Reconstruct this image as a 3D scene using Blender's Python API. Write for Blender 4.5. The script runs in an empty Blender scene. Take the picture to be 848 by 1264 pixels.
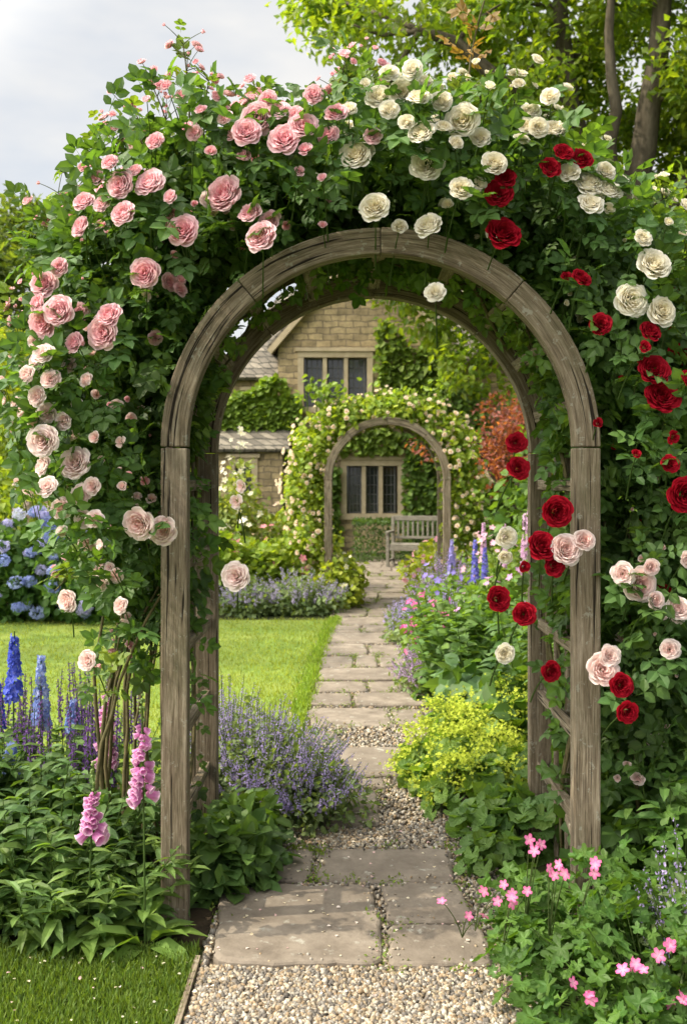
import bpy, math, random
import numpy as np
rng=np.random.default_rng(11); random.seed(5)
S=bpy.context.scene
A=np.array
def nz(v): return v/np.maximum(np.linalg.norm(v,axis=-1,keepdims=True),1e-9)
def U(a,b,n=None): return rng.uniform(a,b,n)
def rdir(n): return nz(rng.normal(size=(n,3)))

# ---------------------------------------------------------------- mesh builder
class MB:
    def __init__(s): s.v=[];s.c=[];s.f=[];s.m=[];s.s=[];s.n=0
    def add(s,v,faces,col,mat=0,smooth=False):
        v=np.asarray(v,float); col=np.asarray(col,float)
        if col.ndim==1: col=np.repeat(col[None],len(v),0)
        s.v.append(v); s.c.append(col)
        for f in faces:
            f=np.atleast_2d(np.asarray(f,int)); s.f.append(f+s.n); s.m.append(mat); s.s.append(smooth)
        s.n+=len(v)
    def inst(s,T,pos,R,scale,colA,colB=None,mat=0,smooth=False):
        tv,tf,tt=T; K=len(pos); V=len(tv)
        if K==0: return
        scale=np.broadcast_to(np.asarray(scale,float).reshape(-1,1) if np.ndim(scale)<2 else scale,(K,3)) if np.ndim(scale)>0 else np.full((K,3),scale)
        loc=tv[None]*scale[:,None,:]
        v=np.einsum('kij,kvj->kvi',R,loc)+pos[:,None,:]
        colA=np.broadcast_to(colA,(K,3)); colB=colA if colB is None else np.broadcast_to(colB,(K,3))
        c=colA[:,None,:]*(1-tt)[None,:,None]+colB[:,None,:]*tt[None,:,None]
        off=(np.arange(K)*V)
        fs=[(f[None]+off[:,None,None]).reshape(-1,f.shape[1]) for f in tf]
        s.add(v.reshape(-1,3),fs,c.reshape(-1,3),mat,smooth)
    def build(s,name,mats,parent=None):
        v=np.concatenate(s.v); c=np.concatenate(s.c)
        me=bpy.data.meshes.new(name); me.vertices.add(len(v)); me.vertices.foreach_set('co',v.astype(np.float32).ravel())
        li=np.concatenate([f.ravel() for f in s.f]); tot=np.concatenate([np.full(len(f),f.shape[1]) for f in s.f])
        mi=np.concatenate([np.full(len(f),m) for f,m in zip(s.f,s.m)]); sm=np.concatenate([np.full(len(f),m) for f,m in zip(s.f,s.s)])
        me.loops.add(len(li)); me.loops.foreach_set('vertex_index',li.astype(np.int32))
        me.polygons.add(len(tot)); st=np.concatenate([[0],np.cumsum(tot)[:-1]])
        me.polygons.foreach_set('loop_start',st.astype(np.int32))
        me.polygons.foreach_set('material_index',mi.astype(np.int32))
        me.polygons.foreach_set('use_smooth',sm.astype(bool))
        for m in mats: me.materials.append(m)
        a=me.color_attributes.new('Col','FLOAT_COLOR','POINT')
        a.data.foreach_set('color',np.concatenate([c,np.ones((len(c),1))],1).astype(np.float32).ravel())
        me.update(calc_edges=True); me.validate()
        o=bpy.data.objects.new(name,me); S.collection.objects.link(o)
        if parent: o.parent=parent
        return o
def empty(name):
    o=bpy.data.objects.new(name,None); S.collection.objects.link(o); return o

def frames(al,nr):
    y=nz(al); x=nz(np.cross(y,nr)); z=np.cross(x,y); return np.stack([x,y,z],-1)
def fframe(nr):
    z=nz(nr);x=nz(np.cross(rdir(len(z)),z));y=np.cross(z,x);return np.stack([x,y,z],-1)

def box(mb,x0,x1,y0,y1,z0,z1,mat=0,col=(1,1,1),grain=None):
    v=A([[x,y,z] for x in(x0,x1) for y in(y0,y1) for z in(z0,z1)],float)
    f=[[0,1,3,2],[4,6,7,5],[0,4,5,1],[2,3,7,6],[0,2,6,4],[1,5,7,3]]
    c=col
    if grain is not None:
        g=v+A(U(0,9,3)); o={'x':[0,1,2],'y':[1,0,2],'z':[2,0,1]}[grain]; c=g[:,o]
    mb.add(v,[A(f)],c,mat)
def obox(mb,p,q,w,d,mat=0,ref=(0,-1,0),grain=True,col=(1,1,1)):
    p=A(p,float);q=A(q,float);al=nz(q-p); s=nz(np.cross(al,A(ref,float))); t=np.cross(s,al)
    v=[];g=[];o=U(0,9,3);L=np.linalg.norm(q-p)
    for k,b in((0,p),(1,q)):
        for i,j in((-1,-1),(1,-1),(1,1),(-1,1)):
            v.append(b+s*i*w/2+t*j*d/2); g.append([k*L+o[0],i*w/2+o[1],j*d/2+o[2]])
    f=[[0,3,2,1],[4,5,6,7],[0,1,5,4],[1,2,6,5],[2,3,7,6],[3,0,4,7]]
    mb.add(v,[A(f)],A(g) if grain else col,mat)
def tube(mb,pts,rad,n=6,col=(.1,.08,.05),mat=0):
    pts=A(pts,float);k=len(pts);rad=np.broadcast_to(rad,(k,))
    tg=nz(np.gradient(pts,axis=0)); ref=A([.3,.9,.1]) if abs(tg[0][2])>.6 else A([0,0,1.])
    x=nz(np.cross(tg,ref)); y=np.cross(tg,x); a=np.arange(n)*2*math.pi/n
    v=pts[:,None]+rad[:,None,None]*(np.cos(a)[None,:,None]*x[:,None]+np.sin(a)[None,:,None]*y[:,None])
    i=np.arange(k-1)[:,None]*n; j=np.arange(n)[None]
    f=np.stack([i+j,i+(j+1)%n,i+n+(j+1)%n,i+n+j],-1).reshape(-1,4)
    mb.add(v.reshape(-1,3),[f],col,mat,True)
def bez(p0,p1,p2,n=10,j=0):
    t=np.linspace(0,1,n)[:,None];p0,p1,p2=A(p0,float),A(p1,float),A(p2,float)
    p=(1-t)**2*p0+2*t*(1-t)*p1+t*t*p2
    if j: w=rng.normal(size=(n,3))*j; w[0]=0; p=p+w
    return p

# ---------------------------------------------------------------- templates
def leaf8(w=.34,fold=.12,droop=.12,m1=.32,m2=.72,w2=.8):
    v=A([[0,0,0],[-w,m1,fold],[0,m1,0],[w,m1,fold],[-w*w2,m2,fold*.8-droop*.4],[0,m2,-droop*.4],[w*w2,m2,fold*.8-droop*.4],[0,1,-droop]])
    return v,[A([[0,3,2],[0,2,1],[5,6,7],[5,7,4]]),A([[2,3,6,5],[2,5,4,1]])],A([.8,0,.8,0,0,.8,0,.2])
def leaf4(w=.3,fold=.12,m=.42):
    return A([[0,0,0],[w,m,fold],[0,1,-.05],[-w,m,fold]]),[A([[0,1,2],[0,2,3]])],A([.4,0,.3,0])
def comb(parts):
    V=[];F={};T=[];n=0
    for (v,f,t),M,o in parts:
        V.append(v@A(M).T+A(o)); T.append(t)
        for a in f: F.setdefault(a.shape[1],[]).append(a+n)
        n+=len(v)
    return np.concatenate(V),[np.concatenate(x) for x in F.values()],np.concatenate(T)
def rz(a,s=1): c,d=math.cos(a)*s,math.sin(a)*s; return [[c,-d,0],[d,c,0],[0,0,s]]
L8=leaf8(); LW=leaf8(.42,.1,.15); LN=leaf8(.13,.05,.25); L4=leaf4(); LL=leaf8(.22,.07,.3)
ROSELEAF=comb([(L8,rz(0,.44),(0,.58,-.03)),(L8,rz(1.05,.38),(0,.55,0)),(L8,rz(-1.05,.38),(0,.55,0)),
               (L8,rz(1.15,.32),(0,.27,0)),(L8,rz(-1.15,.32),(0,.27,0)),(leaf4(.02,0),rz(0,.6),(0,0,0))])
def lobed(n=26,lob=5,cup=.12,depth=.28,frill=.05):
    a=np.linspace(-2.75,2.75,n); r=1-depth*np.abs(np.sin(a*lob/2*1.14))**1.5+frill*np.cos(np.arange(n)*math.pi)
    o=np.stack([r*np.sin(a),r*np.cos(a),cup*r+.08*np.sin(a*3)],-1); m=o*.55; m[:,2]=.02+.03*np.sin(a*lob*1.14)
    v=np.concatenate([[[0,0,0]],m,o]); i=np.arange(n-1)
    return v,[np.stack([0*i,1+i+1,1+i],-1),np.stack([1+i,2+i,n+2+i,n+1+i],-1)],np.concatenate([[1],np.full(n,.3),np.zeros(n)])
LOB=lobed(27,5,.12,.42,.05); ROUND=lobed(30,9,.2,.12,.03)
def flower5(n=5,cup=.15,w=.42):
    V=[[0,0,0]];F=[];T=[1]
    for k in range(n):
        a=k*2*math.pi/n; e=A([math.cos(a),math.sin(a),0]);q=A([-math.sin(a),math.cos(a),0]);b=len(V)
        V+=[e*.55-q*w*.85+[0,0,cup*.6],e*1.-q*w*.5+[0,0,cup],e*1.+q*w*.5+[0,0,cup],e*.55+q*w*.85+[0,0,cup*.6]];T+=[.1,0,0,.1]
        F.append([0,b,b+1,b+2]);F.append([0,b+2,b+3,b+3])
    F4=A([f for f in F if f[2]!=f[3]]);F3=A([f[:3] for f in F if f[2]==f[3]])
    return A(V,float),[F4,F3],A(T,float)
FL5=flower5(); FL4=flower5(4,.1,.5)
def bell(n=7):
    rr=[.12,.3,.36,.42,.5];ll=[0,.2,.6,.88,1];a=np.arange(n)*2*math.pi/n
    v=np.concatenate([np.stack([r*np.cos(a),np.full(n,l),r*np.sin(a)],-1) for r,l in zip(rr,ll)])
    i=np.arange(4)[:,None]*n;j=np.arange(n)[None]
    return v,[np.stack([i+j,i+(j+1)%n,i+n+(j+1)%n,i+n+j],-1).reshape(-1,4)],np.repeat([.2,0,0,.3,.9],n).astype(float)
BELL=bell()
import bmesh
def ico(sub=1,j=.18):
    bm=bmesh.new(); bmesh.ops.create_icosphere(bm,subdivisions=sub,radius=1)
    v=A([x.co[:] for x in bm.verts]); f=A([[w.index for w in x.verts] for x in bm.faces]); bm.free()
    v=v*(1+rng.normal(size=(len(v),1))*j)
    return v,[f],np.zeros(len(v))
ICO=[ico(1) for _ in range(4)]; BUD0=ico(1,.02)
def rose_t(np_,openess=1.0,cup=.5):
    V=[];F=[];T=[];us=A([-1,-.45,.45,1]);vs=A([0,.4,.75,.93,1.]);n=0
    ww=A([.35,.8,1.,.88,.62])
    for i in range(np_):
        t=(i+.5)/np_; ph=i*2.39996+rng.normal()*.25; R=(.06+.94*t**.62)*openess*(1+rng.normal()*.04); hw=.13+.33*t**.8
        zt=.26-.34*t**2.2*openess+rng.normal()*.03; ex=.5+1.3*t*t
        er=A([math.cos(ph),math.sin(ph),0]);et=A([-math.sin(ph),math.cos(ph),0])
        tw=rng.normal()*.15
        for a,v in enumerate(vs):
            rad=R*(.45+.55*v**(.5+.6*t)); z=-.34+(zt+.34)*v**ex
            if v==1.: rad+=.05*t+.015; z-=.07*t+.012
            for u in us:
                r2=rad-u*u*(.10*cup+.16*(1-t))*hw*2
                p=er*r2+et*(u*hw*ww[a])+A([0,0,z+u*tw*v*.3+.10*u*u*t*v])
                V.append(p);T.append(min(1,max(0,(1-t)*.55+.5*(1-v)**.7)))
        for a in range(4):
            for b in range(3):
                q=n+a*4+b;F.append([q,q+1,q+5,q+4])
        n+=20
    return A(V),[A(F)],A(T)
ROSES=[rose_t(70,1.,.5),rose_t(62,.97,.9),rose_t(76,1.03,.3),rose_t(40,.85,1.2)]
SROSE=[rose_t(16,.8,1.2),rose_t(20,1.,.7)]
BUD=rose_t(7,.42,2.)

# ---------------------------------------------------------------- materials
def newmat(name):
    m=bpy.data.materials.new(name);m.use_nodes=True;nt=m.node_tree;nt.nodes.clear()
    o=nt.nodes.new('ShaderNodeOutputMaterial');return m,nt,o
def N(nt,t,**k):
    n=nt.nodes.new(t)
    for a,b in k.items():
        if a in n.inputs.keys(): n.inputs[a].default_value=b
        else: setattr(n,a,b)
    return n
def leafmat(name,tr=.35,rough=.45,tcol=(1.9,1.9,.6),spec=.4):
    m,nt,o=newmat(name);L=nt.links.new
    at=N(nt,'ShaderNodeAttribute');at.attribute_name='Col'
    p=N(nt,'ShaderNodeBsdfPrincipled',Roughness=rough);p.inputs['Specular IOR Level'].default_value=spec
    t=N(nt,'ShaderNodeBsdfTranslucent');mx=N(nt,'ShaderNodeMixShader');mx.inputs[0].default_value=tr
    mm=N(nt,'ShaderNodeMix',data_type='RGBA',blend_type='MULTIPLY');mm.inputs[0].default_value=1;mm.inputs[7].default_value=(*tcol,1)
    L(at.outputs['Color'],mm.inputs[6]);L(mm.outputs[2],t.inputs['Color']);L(at.outputs['Color'],p.inputs['Base Color'])
    L(p.outputs[0],mx.inputs[1]);L(t.outputs[0],mx.inputs[2]);L(mx.outputs[0],o.inputs[0]);return m
M_leaf=leafmat('leaf',.36,.50,(2.1,2.0,.5),spec=.28); M_tree=leafmat('tree_leaf',.5,.5,(2.3,2.2,.5),.3)
M_petal=leafmat('petal',.38,.7,(1,1,1),.12); M_grass=leafmat('grass_blade',.35,.5,(1.8,1.8,.6),.25)
def ramp(nt,stops):
    r=nt.nodes.new('ShaderNodeValToRGB');e=r.color_ramp.elements
    while len(e)<len(stops): e.new(.5)
    for i,(p,c) in enumerate(stops): e[i].position=p;e[i].color=(*c,1)
    return r
def solid(name,stops,scale=8,detail=6,rough=.9,bump=.4,bd=.01,vec='Object',vscale=(1,1,1),attr=False,extra=None,extra2=None):
    m,nt,o=newmat(name);L=nt.links.new
    p=N(nt,'ShaderNodeBsdfPrincipled',Roughness=rough);p.inputs['Specular IOR Level'].default_value=.25
    if attr: tc=N(nt,'ShaderNodeAttribute');tc.attribute_name='Col';src=tc.outputs['Vector']
    else: tc=N(nt,'ShaderNodeTexCoord');src=tc.outputs[vec]
    mp=N(nt,'ShaderNodeMapping');mp.inputs['Scale'].default_value=vscale;L(src,mp.inputs[0])
    n=N(nt,'ShaderNodeTexNoise',Scale=scale,Detail=detail,Roughness=.65);L(mp.outputs[0],n.inputs['Vector'])
    r=ramp(nt,stops);L(n.outputs['Fac'],r.inputs[0]);col=r.outputs[0]
    for ex in (extra,extra2):
        if not ex: continue
        es,elo,ehi,ec=ex
        n2=N(nt,'ShaderNodeTexNoise',Scale=es,Detail=6,Roughness=.65);L(src,n2.inputs['Vector'])
        mr=N(nt,'ShaderNodeMapRange');mr.inputs[1].default_value=elo;mr.inputs[2].default_value=ehi;L(n2.outputs['Fac'],mr.inputs[0])
        mx=N(nt,'ShaderNodeMix',data_type='RGBA');L(mr.outputs[0],mx.inputs[0]);L(col,mx.inputs[6]);mx.inputs[7].default_value=(*ec,1);col=mx.outputs[2]
    L(col,p.inputs['Base Color'])
    b=N(nt,'ShaderNodeBump',Strength=bump,Distance=bd);L(n.outputs['Fac'],b.inputs['Height']);L(b.outputs[0],p.inputs['Normal'])
    L(p.outputs[0],o.inputs[0]);return m
# weathered oak: fine grain, drying cracks, broad stains
def woodmat():
    m,nt,o=newmat('weathered_oak');L=nt.links.new
    p=N(nt,'ShaderNodeBsdfPrincipled',Roughness=.9);p.inputs['Specular IOR Level'].default_value=.2
    tc=N(nt,'ShaderNodeAttribute');tc.attribute_name='Col'
    def ns(sc,det,ro=.6,dist=0):
        mp=N(nt,'ShaderNodeMapping');mp.inputs['Scale'].default_value=sc;L(tc.outputs['Vector'],mp.inputs[0])
        n=N(nt,'ShaderNodeTexNoise',Scale=1.,Detail=det,Roughness=ro);n.inputs['Distortion'].default_value=dist;L(mp.outputs[0],n.inputs['Vector']);return n.outputs['Fac']
    g=ns((7,210,210),5,.75,.5);md=ns((3,45,45),5,.65,1.2);st=ns((4,11,11),7,.7);ck=ns((2.2,80,80),2,.5,.3);kn=ns((26,26,26),4,.7)
    r=ramp(nt,[(.36,(.080,.060,.040)),(.47,(.18,.142,.098)),(.56,(.29,.24,.175)),(.68,(.42,.365,.285))]);
    ad=N(nt,'ShaderNodeMath',operation='MULTIPLY_ADD');L(g,ad.inputs[0]);ad.inputs[1].default_value=.55
    m2=N(nt,'ShaderNodeMath',operation='MULTIPLY');L(md,m2.inputs[0]);m2.inputs[1].default_value=.45;L(m2.outputs[0],ad.inputs[2]);L(ad.outputs[0],r.inputs[0])
    def mixc(fac,lo,hi,a,c,mxv=1):
        mr=N(nt,'ShaderNodeMapRange');mr.inputs[1].default_value=lo;mr.inputs[2].default_value=hi;mr.inputs[4].default_value=mxv;L(fac,mr.inputs[0])
        mx=N(nt,'ShaderNodeMix',data_type='RGBA');L(mr.outputs[0],mx.inputs[0]);L(a,mx.inputs[6]);mx.inputs[7].default_value=(*c,1);return mx.outputs[2]
    c=mixc(st,.52,.75,r.outputs[0],(.11,.10,.055),.8);c=mixc(st,.47,.25,c,(.09,.07,.05),.85);c=mixc(kn,.60,.66,c,(.36,.36,.30),.6);c=mixc(ck,.38,.33,c,(.022,.017,.012))
    L(c,p.inputs['Base Color'])
    mn=N(nt,'ShaderNodeMath',operation='MINIMUM');L(ck,mn.inputs[0]);mn.inputs[1].default_value=.40
    a2=N(nt,'ShaderNodeMath',operation='MULTIPLY_ADD');L(mn.outputs[0],a2.inputs[0]);a2.inputs[1].default_value=4;L(g,a2.inputs[2])
    b=N(nt,'ShaderNodeBump',Strength=.85,Distance=.007);L(a2.outputs[0],b.inputs['Height']);L(b.outputs[0],p.inputs['Normal']);L(p.outputs[0],o.inputs[0]);return m
M_wood=woodmat()
M_soil=solid('soil',[(.3,(.02,.015,.01)),(.7,(.07,.05,.03))],12,8,1,.8,.03)
M_ground=solid('ground',[(.3,(.03,.03,.012)),(.7,(.05,.07,.02))],3,8,1,.6,.03)
M_lawn=solid('lawn_turf',[(.3,(.11,.18,.03)),(.7,(.18,.26,.045))],25,8,.9,.8,.02,extra=(1.2,.45,.7,(.20,.25,.05)))
M_gravelb=solid('gravel_bed',[(.3,(.07,.055,.038)),(.5,(.16,.13,.095)),(.7,(.28,.235,.18))],90,4,1,.9,.01)
M_flag=solid('flagstone',[(.25,(.10,.082,.066)),(.42,(.17,.142,.114)),(.58,(.235,.20,.163)),(.75,(.30,.262,.215))],7,12,.85,.9,.012,extra=(1.7,.45,.70,(.145,.122,.10)),extra2=(16,.61,.68,(.32,.31,.27)))
M_bark=solid('bark',[(.3,(.035,.028,.018)),(.7,(.13,.11,.08))],7,8,1,1,.05,vscale=(1,1,.25))
M_bench=solid('bench_timber',[(.3,(.12,.11,.09)),(.7,(.27,.25,.21))],9,6,.8,.4,.005,vscale=(1,1,6))
M_cane=solid('rose_cane',[(.3,(.05,.05,.02)),(.6,(.12,.10,.045)),(.8,(.16,.12,.07))],30,4,.8,.4,.004)
def attrmat(name,rough=.9):
    m,nt,o=newmat(name);L=nt.links.new;p=N(nt,'ShaderNodeBsdfPrincipled',Roughness=rough)
    at=N(nt,'ShaderNodeAttribute');at.attribute_name='Col';no=N(nt,'ShaderNodeTexNoise',Scale=150,Detail=3)
    tc=N(nt,'ShaderNodeTexCoord');L(tc.outputs['Object'],no.inputs['Vector'])
    r=ramp(nt,[(.3,(.7,.7,.7)),(.7,(1.2,1.2,1.2))]);L(no.outputs['Fac'],r.inputs[0])
    mx=N(nt,'ShaderNodeMix',data_type='RGBA',blend_type='MULTIPLY');mx.inputs[0].default_value=1
    L(at.outputs['Color'],mx.inputs[6]);L(r.outputs[0],mx.inputs[7]);L(mx.outputs[2],p.inputs['Base Color']);L(p.outputs[0],o.inputs[0]);return m
M_peb=attrmat('pebble',.8)
def brick(name,c1,c2,mort,sc,bw,rh,rough=.95,lo=.65,hi=1.25):
    m,nt,o=newmat(name);L=nt.links.new;p=N(nt,'ShaderNodeBsdfPrincipled',Roughness=rough)
    tc=N(nt,'ShaderNodeTexCoord');sp=N(nt,'ShaderNodeSeparateXYZ');cb=N(nt,'ShaderNodeCombineXYZ');L(tc.outputs['Object'],sp.inputs[0])
    ad=N(nt,'ShaderNodeMath',operation='ADD');L(sp.outputs[0],ad.inputs[0]);L(sp.outputs[1],ad.inputs[1])
    L(ad.outputs[0],cb.inputs[0]);L(sp.outputs[2],cb.inputs[1])
    no=N(nt,'ShaderNodeTexNoise',Scale=4,Detail=3);L(tc.outputs['Object'],no.inputs['Vector'])
    vm=N(nt,'ShaderNodeVectorMath',operation='MULTIPLY_ADD');vm.inputs[1].default_value=(.12,.12,0);L(no.outputs['Color'],vm.inputs[0]);L(cb.outputs[0],vm.inputs[2])
    b=N(nt,'ShaderNodeTexBrick');b.inputs['Color1'].default_value=(*c1,1);b.inputs['Color2'].default_value=(*c2,1);b.inputs['Mortar'].default_value=(*mort,1)
    b.inputs['Scale'].default_value=sc;b.inputs['Brick Width'].default_value=bw;b.inputs['Row Height'].default_value=rh;b.inputs['Mortar Size'].default_value=.014;b.inputs['Mortar Smooth'].default_value=.4
    L(vm.outputs[0],b.inputs['Vector'])
    n2=N(nt,'ShaderNodeTexNoise',Scale=5,Detail=9,Roughness=.7);L(tc.outputs['Object'],n2.inputs['Vector']);r=ramp(nt,[(.32,(lo,lo,lo*.95)),(.68,(hi,hi*.98,hi*.92))]);L(n2.outputs['Fac'],r.inputs[0])
    mx=N(nt,'ShaderNodeMix',data_type='RGBA',blend_type='MULTIPLY');mx.inputs[0].default_value=1;L(b.outputs['Color'],mx.inputs[6]);L(r.outputs[0],mx.inputs[7])
    L(mx.outputs[2],p.inputs['Base Color']);bu=N(nt,'ShaderNodeBump',Strength=.8,Distance=.03);L(b.outputs['Fac'],bu.inputs['Height']);bu.invert=True
    L(bu.outputs[0],p.inputs['Normal']);L(p.outputs[0],o.inputs[0]);return m
M_wall=brick('cotswold_stone',(.50,.39,.235),(.30,.235,.145),(.25,.20,.14),1,.33,.14,lo=.55,hi=1.35)
M_roof=brick('stone_tiles',(.10,.09,.08),(.24,.215,.185),(.04,.04,.035),1,.22,.15)
M_dress=solid('dressed_stone',[(.3,(.40,.32,.21)),(.7,(.54,.45,.31))],6,6,.9,.2,.005)
M_lead=solid('lead',[(.3,(.08,.08,.08)),(.7,(.14,.14,.14))],9,2,.6,.1,.002)
mg,nt,o=newmat('window_glass');p=N(nt,'ShaderNodeBsdfPrincipled',Roughness=.08);p.inputs['Base Color'].default_value=(.02,.025,.03,1);p.inputs['Specular IOR Level'].default_value=.9
no=N(nt,'ShaderNodeTexNoise',Scale=5);b_=N(nt,'ShaderNodeBump',Strength=.15,Distance=.02);nt.links.new(no.outputs[0],b_.inputs['Height']);nt.links.new(b_.outputs[0],p.inputs['Normal']);nt.links.new(p.outputs[0],o.inputs[0])

# ---------------------------------------------------------------- foliage helpers
def cvar(base,n,v=.25,yel=.15):
    b=np.repeat(A(base,float)[None],n,0)*(1+U(-v,v,(n,1)))
    y=U(0,yel,(n,1)); return b*(1+y*A([[1.6,.7,-.3]]))
def blob(n,c,r,shell=.55,lump=.18):
    d=rdir(n);c=A(c,float);r=A(r,float);s=U(0,7,3)
    k=1+lump*(np.sin(d[:,0]*5+s[0])*np.sin(d[:,2]*5+s[1])+.6*np.sin(d[:,1]*9+s[2])*np.cos(d[:,0]*8))
    rad=(shell+(1-shell)*U(0,1,n)**.6)*k
    return c+d*r*rad[:,None],nz(d/r)
def put(mb,T,P,nr,size,base,v=.25,yel=.15,mat=0,out=.5,up=.5,sv=.3,rand=.6,droop=-.1,smooth=False,hl=1.35):
    n=len(P)
    if n==0:return
    nn=nz(nr*out+A([0,0,up])+rng.normal(size=(n,3))*rand*.6)
    al=nz(rdir(n)+nr*.7+A([0,0,droop]))
    c=cvar(base,n,v,yel)
    mb.inst(T,P,frames(al,nn),size*(1+U(-sv,sv,n)),c,c*hl,mat,smooth)
def bush(mb,c,r,n,T,size,base,**k):
    P,nr=blob(n,c,r,k.pop('shell',.5),k.pop('lump',.18)); ok=P[:,2]>.01;put(mb,T,P[ok],nr[ok],size,base,**k)
def arcstem(mb,b,t,rad=.003,col=(.07,.12,.03),mat=0,n=5):
    m=(A(b)+A(t))/2;m[:2]=A(b)[:2]*.7+A(t)[:2]*.3;tube(mb,bez(b,m,t,n),np.linspace(rad*1.3,rad*.7,n),4,col,mat)
def spike(mb,b,h,lean,f0,r,T,fs,ca,cb,dens,stemr=.004,mat=1,taper=.7,hang=0,col=(.07,.12,.03)):
    b=A(b,float);t=b+A([lean[0],lean[1],h]);arcstem(mb,b,t,stemr,col)
    n=int(dens);k=np.sort(U(0,1,n));p=b+(t-b)*(f0+(1-f0)*k)[:,None]
    a=U(0,2*math.pi,n);rr=r*(1-taper*k);d=np.stack([np.cos(a),np.sin(a),np.full(n,.15-hang)],-1)
    p=p+d*rr[:,None];s=fs*(1-.55*k)*(1+U(-.15,.15,n))
    c=cvar(ca,n,.2,0)
    if hang: R=frames(nz(d+rng.normal(size=(n,3))*.12),A([0,0,1.])+rng.normal(size=(n,3))*.1)
    else:
        R=frames(nz(np.cross(d,rdir(n))),nz(d+rng.normal(size=(n,3))*.25))
    mb.inst(T,p,R,s,c,np.broadcast_to(cb,(n,3)),mat,False)

# ---------------------------------------------------------------- terrain
def sheet(name,pts,z,mat):
    mb=MB();v=[[x,y,z] for x,y in pts];mb.add(v,[A([list(range(len(pts)))])],(1,1,1));return mb.build(name,[mat])
sheet('ground',[(-300,-300),(300,-300),(300,300),(-300,300)],0,M_ground)
PY=A([0,3,3.6,4.9,7,9.6,12.6,17.6,20]);PX=A([0.,0.0,.02,.08,.12,.2,.4,.82,1.0])
pcx=lambda y:np.interp(y,PY,PX)
ys=np.linspace(-2,20,45)
sheet('gravel_path',[(pcx(y)-.5 if y>3.45 else -.5,y) for y in ys]+[(pcx(y)+.62,y) for y in ys[::-1]],.008,M_gravelb)
lawn_pts=[(-14,5.4),(-1.2,5.5),(-.75,5.4)]+[(pcx(y)-.42,y) for y in np.linspace(5.6,11.4,12)]+[(-14,11.6)]
sheet('lawn',lawn_pts,.016,M_lawn)
sheet('lawn',[(-6,-2),(-.5,-2),(-.5,3.38),(-1.2,3.42),(-6,3.4)],.012,M_lawn)
sheet('flower_bed_soil',[(-6,3.42),(-.5,3.4),(-.4,5.4),(-6,5.4)],.004,M_soil)
mb=MB();obox(mb,(-.492,-2,.01),(-.492,3.36,.01),.018,.05,0,(0,0,1));mb.build('lawn_edging',[M_wood])
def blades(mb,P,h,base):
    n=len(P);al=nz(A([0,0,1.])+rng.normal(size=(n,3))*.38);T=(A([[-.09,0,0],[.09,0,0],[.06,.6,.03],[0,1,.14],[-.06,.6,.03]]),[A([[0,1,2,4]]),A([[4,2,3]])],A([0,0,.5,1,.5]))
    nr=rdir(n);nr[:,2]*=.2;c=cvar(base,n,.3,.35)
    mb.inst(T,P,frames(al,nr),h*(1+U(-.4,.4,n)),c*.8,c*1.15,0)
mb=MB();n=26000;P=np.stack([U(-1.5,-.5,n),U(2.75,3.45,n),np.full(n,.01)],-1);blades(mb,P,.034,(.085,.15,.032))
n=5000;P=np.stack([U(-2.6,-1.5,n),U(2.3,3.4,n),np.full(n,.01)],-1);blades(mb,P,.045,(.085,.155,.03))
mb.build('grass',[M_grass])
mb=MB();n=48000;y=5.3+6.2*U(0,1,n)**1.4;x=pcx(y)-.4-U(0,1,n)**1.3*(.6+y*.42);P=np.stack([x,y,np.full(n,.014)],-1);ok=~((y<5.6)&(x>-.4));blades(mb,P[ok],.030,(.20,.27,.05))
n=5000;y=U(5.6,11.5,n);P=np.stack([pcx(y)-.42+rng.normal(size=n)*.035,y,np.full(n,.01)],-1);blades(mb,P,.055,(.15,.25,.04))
mb.build('grass',[M_grass])

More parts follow.
